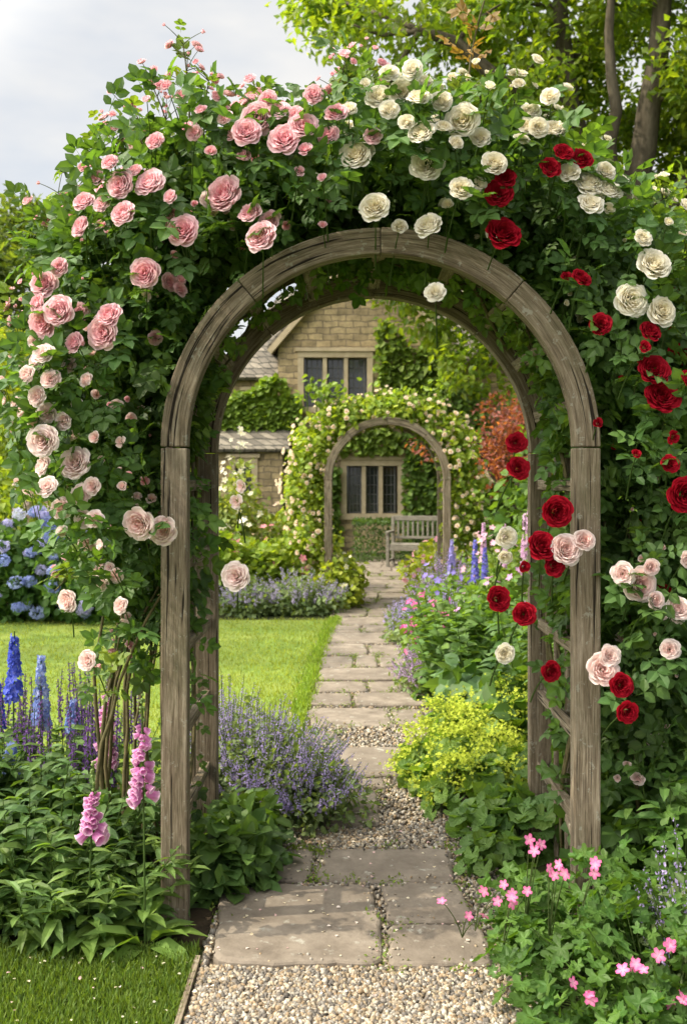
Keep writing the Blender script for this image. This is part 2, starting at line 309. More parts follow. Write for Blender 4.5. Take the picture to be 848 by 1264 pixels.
# flagstones
slabs=[(-.46,.13,3.31,3.95),(.155,.5,3.30,3.59),(.155,.47,3.62,3.96),(-.35,-.13,3.99,4.32),(-.11,.46,3.99,4.35),(-.11,.17,4.63,5.15),(-.02,.22,5.19,5.34),
 (-.07,.40,5.39,5.95),(-.3,-.03,6.0,6.33),(-.23,.32,6.5,7.0),(.34,.55,6.55,6.95)]
y=7.06
while y<19.5:
    d=U(.38,.75);c=pcx(y+d/2);w=.44;x0,x1=c-w+U(-.05,.07),c+w+U(-.12,.10)
    k=random.choice([1,2,2,3]);cut=[x0]+sorted([x0+(x1-x0)*(j+1)/k+U(-.12,.12) for j in range(k-1)])+[x1]
    for a,b in zip(cut[:-1],cut[1:]):
        slabs.append((a+.012,b-.012,y+U(0,.07),y+d-U(.015,.08)))
    y+=d
mb=MB()
for (x0,x1,y0,y1) in slabs:
    cx,cy,hx,hy=(x0+x1)/2,(y0+y1)/2,(x1-x0)/2,(y1-y0)/2;n=64;a=np.arange(n)*2*math.pi/n+.01
    e=12.;q=(np.abs(np.cos(a))**e+np.abs(np.sin(a))**e)**(-1/e)
    j=1+.018*np.sin(a*3+U(0,6))+.014*np.sin(a*7+U(0,6))+.009*np.sin(a*13+U(0,6))+rng.normal(size=n)*.007
    ox=np.cos(a)*q*hx*j;oy=np.sin(a)*q*hy*j;sk=U(-.07,.07);ox=ox+sk*oy;h=.036+U(-.006,.006);tx,ty=U(-.008,.008,2)
    R=[]
    for ins,z in((0,-.01),(0,h-.011),(.005,h-.004),(.014,h)):
        fx=ox-np.sign(ox)*np.minimum(ins,abs(ox));fy=oy-np.sign(oy)*np.minimum(ins,abs(oy))
        R.append(np.stack([cx+fx,cy+fy,z+tx*fx+ty*fy],-1))
    i=np.arange(3)[:,None]*n;jj=np.arange(n)[None]
    F=np.stack([i+jj,i+(jj+1)%n,i+n+(jj+1)%n,i+n+jj],-1).reshape(-1,4)
    mb.add(np.concatenate(R),[F,A([list(range(3*n,4*n))])],(1,1,1),0)
flag=mb.build('flagstone_path',[M_flag])
def off_slab(x,y,m=.0):
    k=np.zeros(len(x),bool)
    for s in slabs: k|=(x>s[0]-m)&(x<s[1]+m)&(y>s[2]-m)&(y<s[3]+m)
    return ~k
mb=MB();pal=A([(.30,.235,.155),(.37,.31,.23),(.19,.155,.115),(.11,.098,.085),(.44,.40,.33),(.26,.185,.11),(.26,.24,.21),(.16,.14,.12)])
def pebbles(n,y0,y1,r0,r1,wl=.5,wr=.6,on=False):
    y=U(y0,y1,n);c=pcx(y);x=c+U(-wl,wr,n);x=np.where((y<3.45)&(x<-.475),-.47+U(0,.1,n),x)
    if on: ok=(~off_slab(x,y,0))&off_slab(x,y,-.05)
    else: ok=off_slab(x,y,-.004)
    x,y=x[ok],y[ok];n=len(x);r=U(r0,r1,n);zb=.037 if on else .010
    per=n//4
    for k in range(4):
        sl=slice(k*per,(k+1)*per);m=len(x[sl]);P=np.stack([x[sl],y[sl],zb+r[sl]*.3+U(0,.002 if on else .008,m)],-1)
        R=frames(rdir(m),rdir(m));sc=r[sl][:,None]*A([[1,1.2,.7]])*U(.8,1.2,(m,3))
        c=pal[rng.integers(0,8,m)]*U(.7,1.25,(m,1));mb.inst(ICO[k],P,R,sc,c,None,0,True)
pebbles(17000,2.75,3.5,.005,.011);pebbles(9000,3.5,4.7,.005,.011);pebbles(12000,4.3,7,.006,.012);pebbles(7000,7,13,.007,.013);pebbles(1800,3.3,7,.003,.007,on=True)
mb.build('gravel',[M_peb])
mb=MB()
for k in range(300):
    s=slabs[rng.integers(0,min(len(slabs),44))];e=rng.integers(0,4)
    x=U(s[0],s[1]) if e<2 else s[e-2];yy=U(s[2],s[3]) if e>=2 else s[2+e]
    n=24;P=A([x,yy,.03])+rng.normal(size=(n,3))*A([.03,.03,.008]);put(mb,L4,P,rdir(n)*.5+A([0,0,1]),.016,(.11,.17,.03),up=1)
mb.build('moss_tufts',[M_leaf])
mb=MB();n=190;y=3.1+2.6*U(0,1,n)**1.5;x=pcx(y)+U(-.48,.48,n);on=~off_slab(x,y);P=np.stack([x,y,np.where(on,.043,.032)],-1)
c=A([(.8,.72,.66),(.85,.78,.6),(.8,.55,.55),(.75,.65,.45)])[rng.integers(0,4,n)]
mb.inst(leaf8(.42,.18,.0),P,frames(rdir(n)*A([1,1,.1]),A([[0,0,1.]])+rng.normal(size=(n,3))*.25),U(.008,.017,n),c,None,0)
n=40;P=np.stack([U(-1.1,-.5,n),U(2.9,3.4,n),np.full(n,.04)],-1);mb.inst(leaf8(.42,.18,.0),P,frames(rdir(n)*A([1,1,.1]),A([[0,0,1.]])+rng.normal(size=(n,3))*.25),U(.008,.014,n),c[:n],None,0)
mb.build('fallen_petals',[M_petal])

# ---------------------------------------------------------------- garden arches
def arc(mb,cx,cz,r0,r1,y0,y1,a0,a1,n=14):
    a=np.linspace(a0,a1,n);o=U(0,9,3);V=[];G=[]
    for t in a:
        for r,yy in((r0,y0),(r1,y0),(r1,y1),(r0,y1)):
            V.append([cx+r*math.cos(t),yy,cz+r*math.sin(t)]);G.append([r1*t+o[0],r+o[1],yy+o[2]])
    i=np.arange(n-1)[:,None]*4;j=np.arange(4)[None]
    F=np.stack([i+j,i+4+j,i+4+(j+1)%4,i+(j+1)%4],-1).reshape(-1,4)
    mb.add(V,[F,A([[0,1,2,3]]),A([[4*n-1,4*n-2,4*n-3,4*n-4]])],A(G),0)
def garden_arch(cx,y0,depth,ro,zs,bw=.096,bt=.07):
    mb=MB();ri=ro-bw
    for yy in(y0,y0+depth-bt):
        for s in(-1,1):
            a,b=sorted((cx+s*ri,cx+s*ro));box(mb,a,b,yy,yy+bt,-.05,zs-.0015,0,grain='z')
        for a0,a1 in((0+.002,.86),(.863,math.pi/2-.0012),(math.pi/2+.0012,2.277),(2.28,math.pi-.002)):
            arc(mb,cx,zs+.002,ri+U(0,.002),ro+U(-.002,.002),yy+U(0,.002),yy+bt+U(0,.002),a0,a1)
    ym=y0+bt+.002;ye=y0+depth-bt-.002
    for a in(.22,.55,.86,1.2,math.pi/2,1.94,2.28,2.6,2.92):
        r=ro-bw*.45;c=A([cx+r*math.cos(a),0,zs+r*math.sin(a)]);
        obox(mb,(c[0],ym,c[2]),(c[0],ye,c[2]),.05,.04,0,(math.cos(a),0,math.sin(a)))
    for s in(-1,1):
        x=cx+s*(ro-bw*.5)
        for z in(.36,.68,1.0,1.32,1.62): box(mb,x-.018,x+.018,ym,ye,z-.022,z+.022,0,grain='y')
        for t in(.25,.5,.73):
            yy=y0+depth*t;xx=x+.030*s;box(mb,xx-.009,xx+.009,yy-.016,yy+.016,-.02,zs+.1,0,grain='z')
        obox(mb,(x,ym,.27),(x,ym+.2,.33),.045,.03,0,(0,0,1))
    o=mb.build('garden_arch',[M_wood]);bv=o.modifiers.new('b','BEVEL');bv.width=.005;bv.segments=2;bv.limit_method='ANGLE';return o
CX,ZS,RO=.135,1.76,.797
garden_arch(CX,3.6,.92,RO,ZS)
garden_arch(.55,12.4,.8,.79,1.62)

# ---------------------------------------------------------------- climbing roses
def rho(P,cx=CX,zs=ZS):
    dx=P[:,0]-cx;dz=np.maximum(P[:,2]-zs,0);return np.hypot(dx,dz)
def keep(P,y0=3.6,y1=4.52,ri=.70,ro=.84,cx=CX,zs=ZS):
    r=rho(P,cx,zs);lim=ri+.02+np.clip((P[:,1]-y0-.35)*.20,0,.12)*(U(0,1,len(P))>.12)
    return (r>lim)&~((P[:,1]<y0+.09)&(r<ro))&~((P[:,1]>y1-.08)&(r<ro-.01))&(P[:,2]>.02)
PK=(.93,.68,.72);PKc=(.87,.38,.44);BL=(.93,.82,.79);BLc=(.90,.60,.56);WH=(.93,.90,.81);WHc=(.90,.81,.55);RD=(.50,.010,.03);RDc=(.25,.003,.012)
# image pixel coordinates of the blooms, scaled to metres (plane of the flower heads)
E=lambda u,v:((u-424)/358,1.65+(590-v)/358)
rp=[(318,145,38),(345,138,30),(307,172,34),(353,180,36),(376,163,32),(274,235,42),(188,230,34),(153,233,34),(158,270,30),(208,265,30),(228,288,36),(323,295,38),(331,270,28),(308,262,28),
(180,338,34),(138,390,30),(130,412,38),(80,388,36),(57,400,34),(55,350,32),(78,333,22),(120,218,22),(105,250,24),(100,280,24),(415,142,26),(405,165,24),(388,125,22),(425,72,18),(205,105,18),(142,208,20),(290,162,28),(300,190,22),
(240,165,20),(262,190,18),(225,120,18),(195,180,20),(250,140,16),(370,215,14),(398,225,14),(398,270,14),(377,193,18),(460,170,20),(185,130,14),(96,425,24),(48,375,24),(330,120,20),(280,150,20),(170,215,22),(215,250,20),(130,255,20),(365,145,22)]
rb=[(60,545,34),(90,570,36),(50,490,24),(42,520,24),(170,647,36),(196,656,32),(288,714,32),(90,738,26),(108,815,22),(154,745,20),(75,627,28),(66,600,24),(102,640,22),(45,445,26),(70,470,22),(110,470,20),(40,465,22),
(288,620,18),(295,600,16),(150,600,16),(120,540,18),(95,500,20),(130,670,16),(52,575,26),(148,545,14),(135,700,16),(115,600,20),(80,520,22),(62,440,26),(85,450,20),(42,420,20),(100,610,24),(58,510,24),(120,640,22),(80,655,18)]
rb2=[(705,680,38),(792,722,38),(752,832,36),(766,708,26),(840,752,30),(828,802,24),(803,700,20),(728,668,26),(760,815,26),(805,740,22),(845,690,20)]
rw=[(439,188,40),(498,113,36),(468,115,32),(480,95,24),(527,200,38),(568,155,36),(530,270,34),(462,255,36),(518,172,32),(607,208,30),(566,240,26),(543,132,24),(655,135,24),(683,160,28),(648,160,24),(728,225,36),(752,232,30),
(727,252,30),(748,210,24),(801,330,36),(776,372,38),(815,385,34),(495,272,22),(508,92,24),(592,170,24),(539,355,24),(640,180,20),(605,105,18),(672,130,20),(450,100,18),(560,185,20),(480,140,24),(700,215,24),(630,665,26),(628,690,20),(628,812,24),(785,300,20),(525,95,20),(590,230,18),(515,130,26),(545,165,22),(500,160,20),(575,135,20),(660,165,22),(430,135,20)]
rr=[(622,285,42),(614,240,30),(622,222,24),(717,195,26),(692,193,24),(675,212,24),(808,456,38),(820,488,38),(800,410,24),(738,402,26),(642,545,24),(645,577,26),(694,633,38),(675,675,36),(843,610,38),(652,702,18),(620,742,28),(652,762,28),(770,848,28),(772,877,24),(828,572,20),(686,835,24),(830,540,16),(715,345,22),(790,430,18),(690,700,26),(845,470,24),(700,340,16),(780,560,14),(745,520,16)]
mats3=[M_leaf,M_petal,M_cane]
LG=(.060,.125,.036)
def onebloom(mb,P0,nr,rad,d,ca,cc,stem=True):
    fade=U(0,.45);c=(A(ca)*(1-fade)+A(ca)**.5*fade*.97)*U(.95,1.04);c2=A(cc)*(1-fade)+A(ca)*fade
    if ca[0]<.7: c=A(ca)*U(.8,1.1);c2=A(cc)
    T=ROSES[rng.integers(0,3)] if d>=24 else (ROSES[rng.integers(1,4)] if d>=20 else SROSE[rng.integers(0,2)])
    mb.inst(T,P0[None],fframe(nr[None]),rad,c[None],c2[None],1,True)
    b=P0-nr*rad*.4
    if stem: arcstem(mb,b+A([U(-.05,.05),.22,-.16]),b,.0028,(.07,.12,.03))
    k=5;Q=b+rdir(k)*A([.07,.03,.07])+A([0,.07,-.02]);Q=Q[keep(Q)]
    put(mb,ROSELEAF,Q,np.repeat(A([[0,-1,.4]]),len(Q),0),.125,LG,v=.3)
def blooms(mb,lst,ca,cc,yb=3.37):
    for (u,v,d) in lst:
        x,z=E(u,v);y=yb+U(-.03,.08);P0=A([x,y,z])
        if rho(P0[None])[0]<RO+.02: P0[1]=3.50
        out=A([x-CX,0,max(z-ZS,-.2)*.7]);out=out/np.linalg.norm(out)
        nr=nz(A([-.12,-1.1,.20])+out*.28+rng.normal(size=3)*.20)
        onebloom(mb,P0,nr,d/358/2*1.15,d,ca,cc)
def scat(mb,bl,n,ca,cc,r0=.016,r1=.036):
    for b in bl:
        P,nr=blob(n*2+6,b[:3],b[3:6],.97,.2);ok=keep(P)&(nr[:,1]<.15)&(rho(P)>RO+.06);P,nr=P[ok][:n],nr[ok][:n]
        for p,q in zip(P,nr):
            for k in range(rng.integers(1,4)):
                r=U(r0,r1);p2=p+q*.10+rng.normal(size=3)*A([.045,.02,.04])*(k>0)
                if rho(p2[None])[0]<RO+.04: continue
                onebloom(mb,p2,nz(q+A([0,-.5,.25])+rng.normal(size=3)*.25),r,21 if r>.027 else 18,ca,cc,False)
def sbuds(mb,c,r,n,ca,cc,size=.016):
    P,nr=blob(n,c,r,.8);ok=keep(P)&(P[:,1]<4.2)&((rho(P)>RO+.05));P,nr=P[ok],nr[ok];n=len(P)
    if n==0:return
    P=P+nr*.07;nn=nz(nr+A([0,-.5,.3])+rng.normal(size=(n,3))*.4);h=n//2
    for T,sl in((BUD,slice(0,h)),(SROSE[0],slice(h,None))):
        k=len(P[sl])
        if k: mb.inst(T,P[sl],fframe(nn[sl]),size*U(.7,1.5,k),cvar(ca,k,.08,0),np.broadcast_to(cc,(k,3)),1,True)
    for p,q in zip(P,nn): arcstem(mb,p-q*.01+A([0,.1,-.12]),p-q*.01,.002,(.09,.12,.04))
def sprays(mb,lst,ca,cc):
    for (x,y,z,dx,dz,m) in lst:
        b=A([x,y,z]);t=b+A([dx,U(-.08,.08),dz]);pts=bez(b,b+A([dx*.2,0,dz*.6]),t,8);tube(mb,pts,np.linspace(.005,.002,8),5,(.12,.11,.04),2)
        for k in range(m):
            q=pts[rng.integers(4,8)];e=q+rdir(1)[0]*A([.08,.08,.04])+A([0,0,.05]);arcstem(mb,q,e,.0016,(.10,.12,.04))
            big=U(0,1)<.35;T=ROSES[3] if big else (BUD if U(0,1)<.5 else SROSE[rng.integers(0,2)])
            mb.inst(T,e[None],fframe(nz((e-q)[None]+A([[0,-.04,.02]]))),A([U(.024,.036) if big else U(.013,.024)]),A(ca)[None],A(cc)[None],1,True)
        n=14;Q=pts[rng.integers(0,8,n)]+rng.normal(size=(n,3))*.025;put(mb,ROSELEAF,Q,rdir(n)*.5+A([0,-.5,.5]),.10,(.08,.14,.035),v=.3,yel=.4)
blobsL=[(-.93,4.12,2.36,.30,.44,.33,780),(-.97,4.1,1.98,.25,.42,.33,600),(-.90,4.1,1.66,.21,.38,.26,420),(-.76,4.08,1.34,.13,.30,.22,170),(-.68,4.12,2.64,.38,.46,.33,920),(-.32,4.12,2.82,.36,.46,.28,800),
 (-.64,4.12,1.45,.10,.34,.5,230),(-.76,4.0,1.0,.09,.22,.22,40),(-.15,4.1,2.68,.33,.38,.14,400),(-.70,3.98,2.15,.16,.3,.45,450),(-.62,4.12,.8,.07,.3,.4,70),(-1.14,4.0,2.62,.12,.2,.12,80),(-1.2,4.0,1.75,.08,.2,.18,70)]
blobsT=[(.10,4.12,2.84,.42,.46,.27,900),(.50,4.12,2.82,.40,.46,.29,900),(.86,4.12,2.60,.36,.46,.33,880),(.3,4.1,2.68,.42,.38,.13,420)]
blobsR=[(1.12,4.12,2.32,.34,.46,.38,850),(1.26,4.1,1.9,.34,.44,.4,800),(1.26,4.1,1.5,.34,.42,.4,780),(1.2,4.1,1.08,.32,.4,.38,650),(1.18,4.1,.7,.30,.38,.35,420),(.94,4.12,1.4,.11,.34,.6,300),(.97,4.0,2.1,.14,.28,.45,380),(1.6,4.15,1.7,.28,.5,.75,550),(.93,4.2,.8,.10,.32,.4,130)]
def foliage(mb,bl,base,K=keep,size=.118,f=1.08):
    for b in bl:
        P,nr=blob(int(b[6]*f),b[:3],b[3:6],.3,.32);ok=K(P)
        q=P[ok];tone=1+.28*np.sin(q[:,0]*9+1)*np.sin(q[:,2]*8+2)+.12*np.sin(q[:,0]*23)*np.sin(q[:,2]*19)
        n=len(q);nn=nz(nr[ok]*.6+A([0,0,.6])+rng.normal(size=(n,3))*.42);al=nz(rdir(n)+nr[ok]*.7+A([0,0,-.1]));c=cvar(base,n,.35,.28)*tone[:,None]
        mb.inst(ROSELEAF,q,frames(al,nn),size*(1+U(-.35,.3,n)),c,c*1.35,0)
def tunnel(mb,a0,a1,n):
    a=U(a0,a1,n);y=U(3.72,4.42,n);r=U(.0,.14,n)+np.maximum(.745,.178*y+.005);P=np.stack([CX+r*np.cos(a),y,ZS+r*np.sin(a)],-1);nr=np.stack([-np.cos(a),-.3+0*a,-np.sin(a)],-1)
    put(mb,ROSELEAF,P,nr,.10,(.08,.15,.035),v=.35,yel=.3,out=.7,up=.2,droop=-.3)
def canes(mb,side,n):
    for k in range(n):
        x0=CX+side*U(.80,1.15);y0=U(3.8,4.45);x1=CX+side*U(.80,1.0);z1=U(1.2,1.9);b=A([x0,y0,0]);m=A([x0+side*U(-.05,.25),U(3.75,4.4),U(.5,.9)]);t=A([x1,U(3.8,4.4),z1])
        tube(mb,bez(b,m,t,12,.006),np.linspace(U(.007,.013),.005,12),6,(.1,.08,.05),2)
    for k in range(9):
        a0,a1=sorted(U(0.05,math.pi/2,2)) if side>0 else sorted(U(math.pi/2,3.1,2))
        a1=a0+max(.6,a1-a0);t=np.linspace(a0,a1,14);r=U(.745,.83)+.02*np.sin(t*9+k);yy=np.linspace(U(3.74,4.4),U(3.74,4.4),14)
        tube(mb,np.stack([CX+r*np.cos(t),yy,ZS+r*np.sin(t)],-1),U(.004,.009),6,(.1,.08,.05),2)
    for k in range(6):
        x=CX+side*.78;z=np.linspace(.0,1.9,14);ph=U(0,6);tube(mb,np.stack([x+.03*np.sin(z*5+ph),4.06+.28*np.sin(z*2.2+ph),z],-1),U(.005,.009),6,(.1,.08,.05),2)
mb=MB();foliage(mb,blobsL,LG);tunnel(mb,2.0,3.14,170);canes(mb,-1,15);blooms(mb,rp,PK,PKc);blooms(mb,rb,BL,BLc)
scat(mb,[blobsL[0],blobsL[4],blobsL[5]],11,PK,PKc);scat(mb,[blobsL[1],blobsL[2],blobsL[3]],10,BL,BLc);scat(mb,[blobsL[0],blobsL[4]],5,BL,BLc)
for b in blobsL[:6]: sbuds(mb,b[:3],b[3:6],26,PK,PKc,.02)
sbuds(mb,(-1.0,4,1.85),(.28,.42,.42),50,BL,BLc,.026)
sprays(mb,[(-.66,3.9,2.85,-.08,.32,11),(-.55,3.9,2.95,.02,.26,10),(-.48,4,2.95,.12,.2,7),(-1.1,3.9,2.5,-.1,.2,7),(-.82,3.9,2.8,-.12,.22,10),(-.05,4,3.0,.06,.34,12),(.1,3.9,3.0,.0,.26,8),(-.3,4,3.0,-.04,.2,8),(-1.2,3.9,2.2,-.1,.12,6),(-.95,3.9,2.65,-.15,.1,8),(-.66,4,2.9,-.2,.2,8),(-.6,3.9,2.95,-.02,.38,10),(-1.05,3.9,1.35,-.1,-.15,6),(-.85,3.85,1.2,-.06,-.35,6)],PK,PKc)
mb.build('climbing_rose',mats3)
mb=MB();foliage(mb,blobsT,LG);tunnel(mb,1.1,2.1,150);blooms(mb,rw,WH,WHc);scat(mb,blobsT[:3],13,WH,WHc)
for b in blobsT[:3]: sbuds(mb,b[:3],b[3:6],24,WH,WHc,.022)
sprays(mb,[(.3,4,3.0,-.05,.25,9),(.45,4,3.0,.0,.25,8),(.66,4,2.95,.05,.3,9),(.75,4,2.85,.08,.28,9),(.55,4,3.05,.0,.2,7),(.92,4,2.75,.1,.22,7)],WH,WHc)
pts=bez((.5,4,3.0),(.48,4,3.3),(.56,3.95,3.55),10);tube(mb,pts,np.linspace(.006,.003,10),5,(.3,.15,.06),2);n=14;Q=pts[rng.integers(4,10,n)]+rng.normal(size=(n,3))*.03;put(mb,ROSELEAF,Q,rdir(n)*.3+A([0,-.6,.4]),.1,(.19,.13,.05),v=.3)
mb.build('climbing_rose',mats3)
mb=MB();foliage(mb,blobsR,LG);tunnel(mb,0,1.15,170);canes(mb,1,12);blooms(mb,rr,RD,RDc);blooms(mb,rb2,BL,BLc)
scat(mb,[blobsR[1],blobsR[2],blobsR[7]],5,RD,RDc);scat(mb,[blobsR[3],blobsR[4]],6,BL,BLc);scat(mb,[blobsR[0]],9,WH,WHc)
sbuds(mb,(1.25,4.08,2.1),(.36,.44,.5),50,RD,RDc,.02);sbuds(mb,(1.25,4.08,1.2),(.34,.42,.5),60,BL,BLc,.02);sbuds(mb,(1.15,4.05,2.45),(.34,.42,.3),30,WH,WHc,.02)
sprays(mb,[(1.12,3.9,2.6,.15,.15,8),(1.25,3.9,2.4,.15,.15,8),(1.35,3.9,2.2,.12,.1,7)],WH,WHc)
mb.build('climbing_rose',mats3)
# distant arch rose
mb=MB();K2=lambda P:keep(P,12.4,13.2,.70,.80,.55,1.62)
bl2=[(-.5,12.8,1.5,.28,.45,.5,520),(-.42,12.8,1.0,.25,.45,.5,360),(-.35,12.8,2.0,.33,.45,.36,560),(.05,12.8,2.42,.42,.45,.24,560),(.6,12.8,2.5,.48,.45,.22,560),(1.1,12.8,2.3,.42,.45,.3,560),(1.42,12.8,2.0,.32,.45,.36,520),(1.52,12.8,1.5,.3,.45,.5,520),(1.55,12.8,.9,.33,.45,.5,400)]
for b in bl2:
    P,nr=blob(b[6]*2,b[:3],b[3:6],.3,.36);ok=K2(P);put(mb,L8,P[ok],nr[ok],.08,(.14,.22,.04),v=.38,yel=.45)
    P,nr=blob(110,b[:3],b[3:6],.95,.3);ok=K2(P)&(P[:,1]<12.9);P,nr=P[ok],nr[ok];k=len(P)
    mb.inst(SROSE[0],P+nr*.04,fframe(nz(nr+A([0,-.6,.2]))),U(.025,.05,k),cvar((.93,.86,.74),k,.04,0),np.broadcast_to(A([.9,.72,.56]),(k,3)),1,True)
for k in range(14):
    x=U(-.5,1.6);b=A([x,12.7,2.45]);pt=bez(b,b+A([0,0,.3]),b+A([U(-.2,.2),-.1,U(.2,.5)]),6);tube(mb,pt,.008,4,(.1,.15,.04),0);n=22;Q=pt[rng.integers(1,6,n)]+rng.normal(size=(n,3))*.07;put(mb,L8,Q,rdir(n),.08,(.14,.22,.04))
mb.build('climbing_rose',mats3)

# ---------------------------------------------------------------- border plants
MP=[M_leaf,M_petal,M_cane]
def leafy_stems(mb,c,r,n,h,T,ls,base,per=14,lean=.2):
    for k in range(n):
        a=U(0,6.28);q=U(0,1)**.6;b=A([c[0]+r[0]*q*math.cos(a),c[1]+r[1]*q*math.sin(a),0]);hh=h*U(.65,1.1)
        t=b+A([math.cos(a)*q*lean,math.sin(a)*q*lean,hh]);pts=bez(b,b*.5+t*.5+A([0,0,hh*.15]),t,9);tube(mb,pts,np.linspace(.004,.002,9),4,(.08,.13,.03),0)
        i=rng.integers(1,9,per);P=pts[i];aa=U(0,6.28,per);d=np.stack([np.cos(aa),np.sin(aa),U(-.1,.6,per)],-1)
        co=cvar(base,per,.3,.25);mb.inst(T,P,frames(d,A([0,0,1.])+rng.normal(size=(per,3))*.25),ls*(1.25-.07*i)*U(.8,1.2,per),co,co*1.35,0)
mb=MB();leafy_stems(mb,(-1.25,4.0),(.38,.5),80,.5,LL,.105,(.065,.13,.042),18);bush(mb,(-1.2,4.0,.12),(.5,.5,.28),900,LL,.09,(.055,.115,.035));mb.build('phlox_plant',MP)
mb=MB();leafy_stems(mb,(-1.08,3.62),(.35,.14),52,.32,LN,.12,(.09,.165,.05),20);bush(mb,(-1.0,3.66,.06),(.42,.2,.16),480,LL,.075,(.075,.145,.04));mb.build('phlox_plant',MP)
mb=MB();leafy_stems(mb,(-1.9,4.3),(.4,.6),50,.55,LL,.13,(.06,.12,.03),14);bush(mb,(-1.9,4.2,.15),(.5,.6,.35),500,LL,.12,(.05,.11,.03));mb.build('phlox_plant',MP)
mb=MB();leafy_stems(mb,(1.45,3.95),(.4,.3),60,.62,LL,.12,(.06,.125,.035),15);bush(mb,(1.4,3.95,.15),(.5,.35,.35),900,LW,.10,(.055,.115,.03));mb.build('phlox_plant',MP)
for (x,y,h,lx,hd) in((-.69,3.46,.80,-.01,.27),(-.90,3.5,.55,.02,.15),(-1.05,4.3,.72,.03,.3)):
    mb=MB();n=15;a=U(0,6.28,n);d=np.stack([np.cos(a),np.sin(a),U(.0,.9,n)],-1);c=cvar((.10,.18,.045),n,.25,.2)
    mb.inst(leaf8(.2,.06,.42),A([[x,y,.02]])+d*.02,frames(d,A([0,0,1.])+rng.normal(size=(n,3))*.15),U(.13,.21,n),c,c*1.4,0)
    n=8;k=U(.1,.5,n);a=U(0,6.28,n);d=np.stack([np.cos(a),np.sin(a),U(.2,.6,n)],-1);c=cvar((.10,.18,.045),n,.25,.2)
    mb.inst(leaf8(.2,.06,.3),np.stack([x+lx*k,y+0*k,h*k],-1),frames(d,A([0,0,1.])),.12*(1.1-k),c,c*1.4,0)
    spike(mb,(x,y,0),h,(lx,0),1-hd/h,.012,BELL,.042,(.64,.23,.50),(.88,.70,.80),46,.004,1,.55,.7)
    tube(mb,[(x+lx,y,h),(x+lx*1.1,y,h+.1)],[.004,.001],4,(.1,.16,.04));n=14;z=U(h-.02,h+.1,n);P=np.stack([x+lx+U(-.008,.008,n),y+U(-.008,.008,n),z],-1)
    mb.inst(BUD0,P,frames(rdir(n),rdir(n)),.006,A([(.2,.28,.1)]),None,0,True);mb.build('foxglove_plant',MP)
for (x,y,h,ca,cb,hd) in((-1.53,4.6,.94,(.05,.09,.55),(.2,.22,.65),.33),(-1.40,4.6,.82,(.20,.30,.68),(.6,.62,.85),.32),(-1.46,4.35,.48,(.2,.3,.68),(.6,.62,.85),.12),(-1.66,4.75,.66,(.05,.09,.55),(.2,.2,.6),.2),
    (1.26,9.5,1.05,(.12,.11,.52),(.3,.3,.7),.4),(1.42,9.9,.95,(.12,.11,.52),(.3,.3,.7),.35),(1.12,10.4,1.0,(.25,.2,.6),(.5,.5,.7),.35),(-1.34,4.9,.55,(.2,.3,.68),(.5,.55,.8),.14)):
    mb=MB();spike(mb,(x,y,0),h,(U(-.02,.02),0),1-hd/h,.036,FL5,.025,ca,cb,110,.005,1,.65);leafy_stems(mb,(x,y),(.12,.12),9,h*.55,LOB,.06,(.07,.14,.035),8);mb.build('delphinium_plant',MP)
mb=MB()
for k in range(85):
    x,y=U(-1.62,-.95),U(4.3,5.1);h=U(.48,.74);spike(mb,(x,y,0),h,(U(-.04,.04),U(-.03,.03)),.6,.009,L4,.022,(.17,.09,.28),(.26,.14,.40),50,.003,1,.5)
leafy_stems(mb,(-1.3,4.75),(.35,.35),60,.42,LL,.075,(.075,.145,.045),12);mb.build('salvia_plant',MP)
def catmint(c,r,h,n,dens=26,leafc=(.115,.17,.075),ca=(.44,.36,.66),cb=(.56,.48,.74),lv=900,fs=.019,ls=.035):
    mb=MB()
    for k in range(n):
        a=U(0,6.28);q=U(0,1)**.5;b=(c[0]+r[0]*q*.5*math.cos(a),c[1]+r[1]*q*.5*math.sin(a),0)
        spike(mb,b,h*(1.15-.55*q)*U(.8,1.15),(math.cos(a)*q*r[0]*.65,math.sin(a)*q*r[1]*.65),.55,.012,L4,fs,ca,cb,dens,.0022,1,.5,col=(.10,.15,.06))
    bush(mb,(c[0],c[1],h*.3),(r[0],r[1],h*.5),lv,L8,ls,leafc,shell=.3);return mb.build('catmint_plant',MP)
catmint((-.42,4.95),(.42,.42),.52,180,34,lv=3000);catmint((-.62,5.2),(.3,.3),.58,80,30,lv=1500);catmint((-.17,4.75),(.28,.3),.36,95,32,lv=1600)
mb=MB()
for c,r,s in(((-.45,4.25),(.22,.25),.07),((-.40,3.98),(.12,.14),.08),((-.50,3.9),(.12,.1),.08)):
    bush(mb,(c[0],c[1],.08),(r[0],r[1],.15),260,LW,s,(.065,.13,.04),shell=.2,out=.4,up=1.)
    bush(mb,(c[0],c[1],.16),(r[0]*.8,r[1]*.8,.14),120,LW,s,(.085,.16,.04),up=.9)
mb.build('bergenia_plant',MP)
def moundof(mb,c,r,h,n,T,s,base,stem=True,yel=.25,v=.28,hl=1.3):
    P,nr=blob(n,(c[0],c[1],0),(r[0],r[1],h),.66,.2);ok=P[:,2]>.02;P,nr=P[ok],nr[ok];k=len(P)
    nn=nz(nr*.55+A([0,-.12,1.])*.8+rng.normal(size=(k,3))*.4);al=nz(nr*A([1,1,0])+rdir(k)*.9+A([0,0,-.15]));co=cvar(base,k,v,yel)
    mb.inst(T,P,frames(al,nn),s*U(.55,1.3,k),co,co*hl,0)
    if stem:
        for p in P[::6]: arcstem(mb,(c[0]+(p[0]-c[0])*.4,c[1]+(p[1]-c[1])*.4,0),p,.0022,(.09,.14,.04))
GB=(.058,.130,.028)
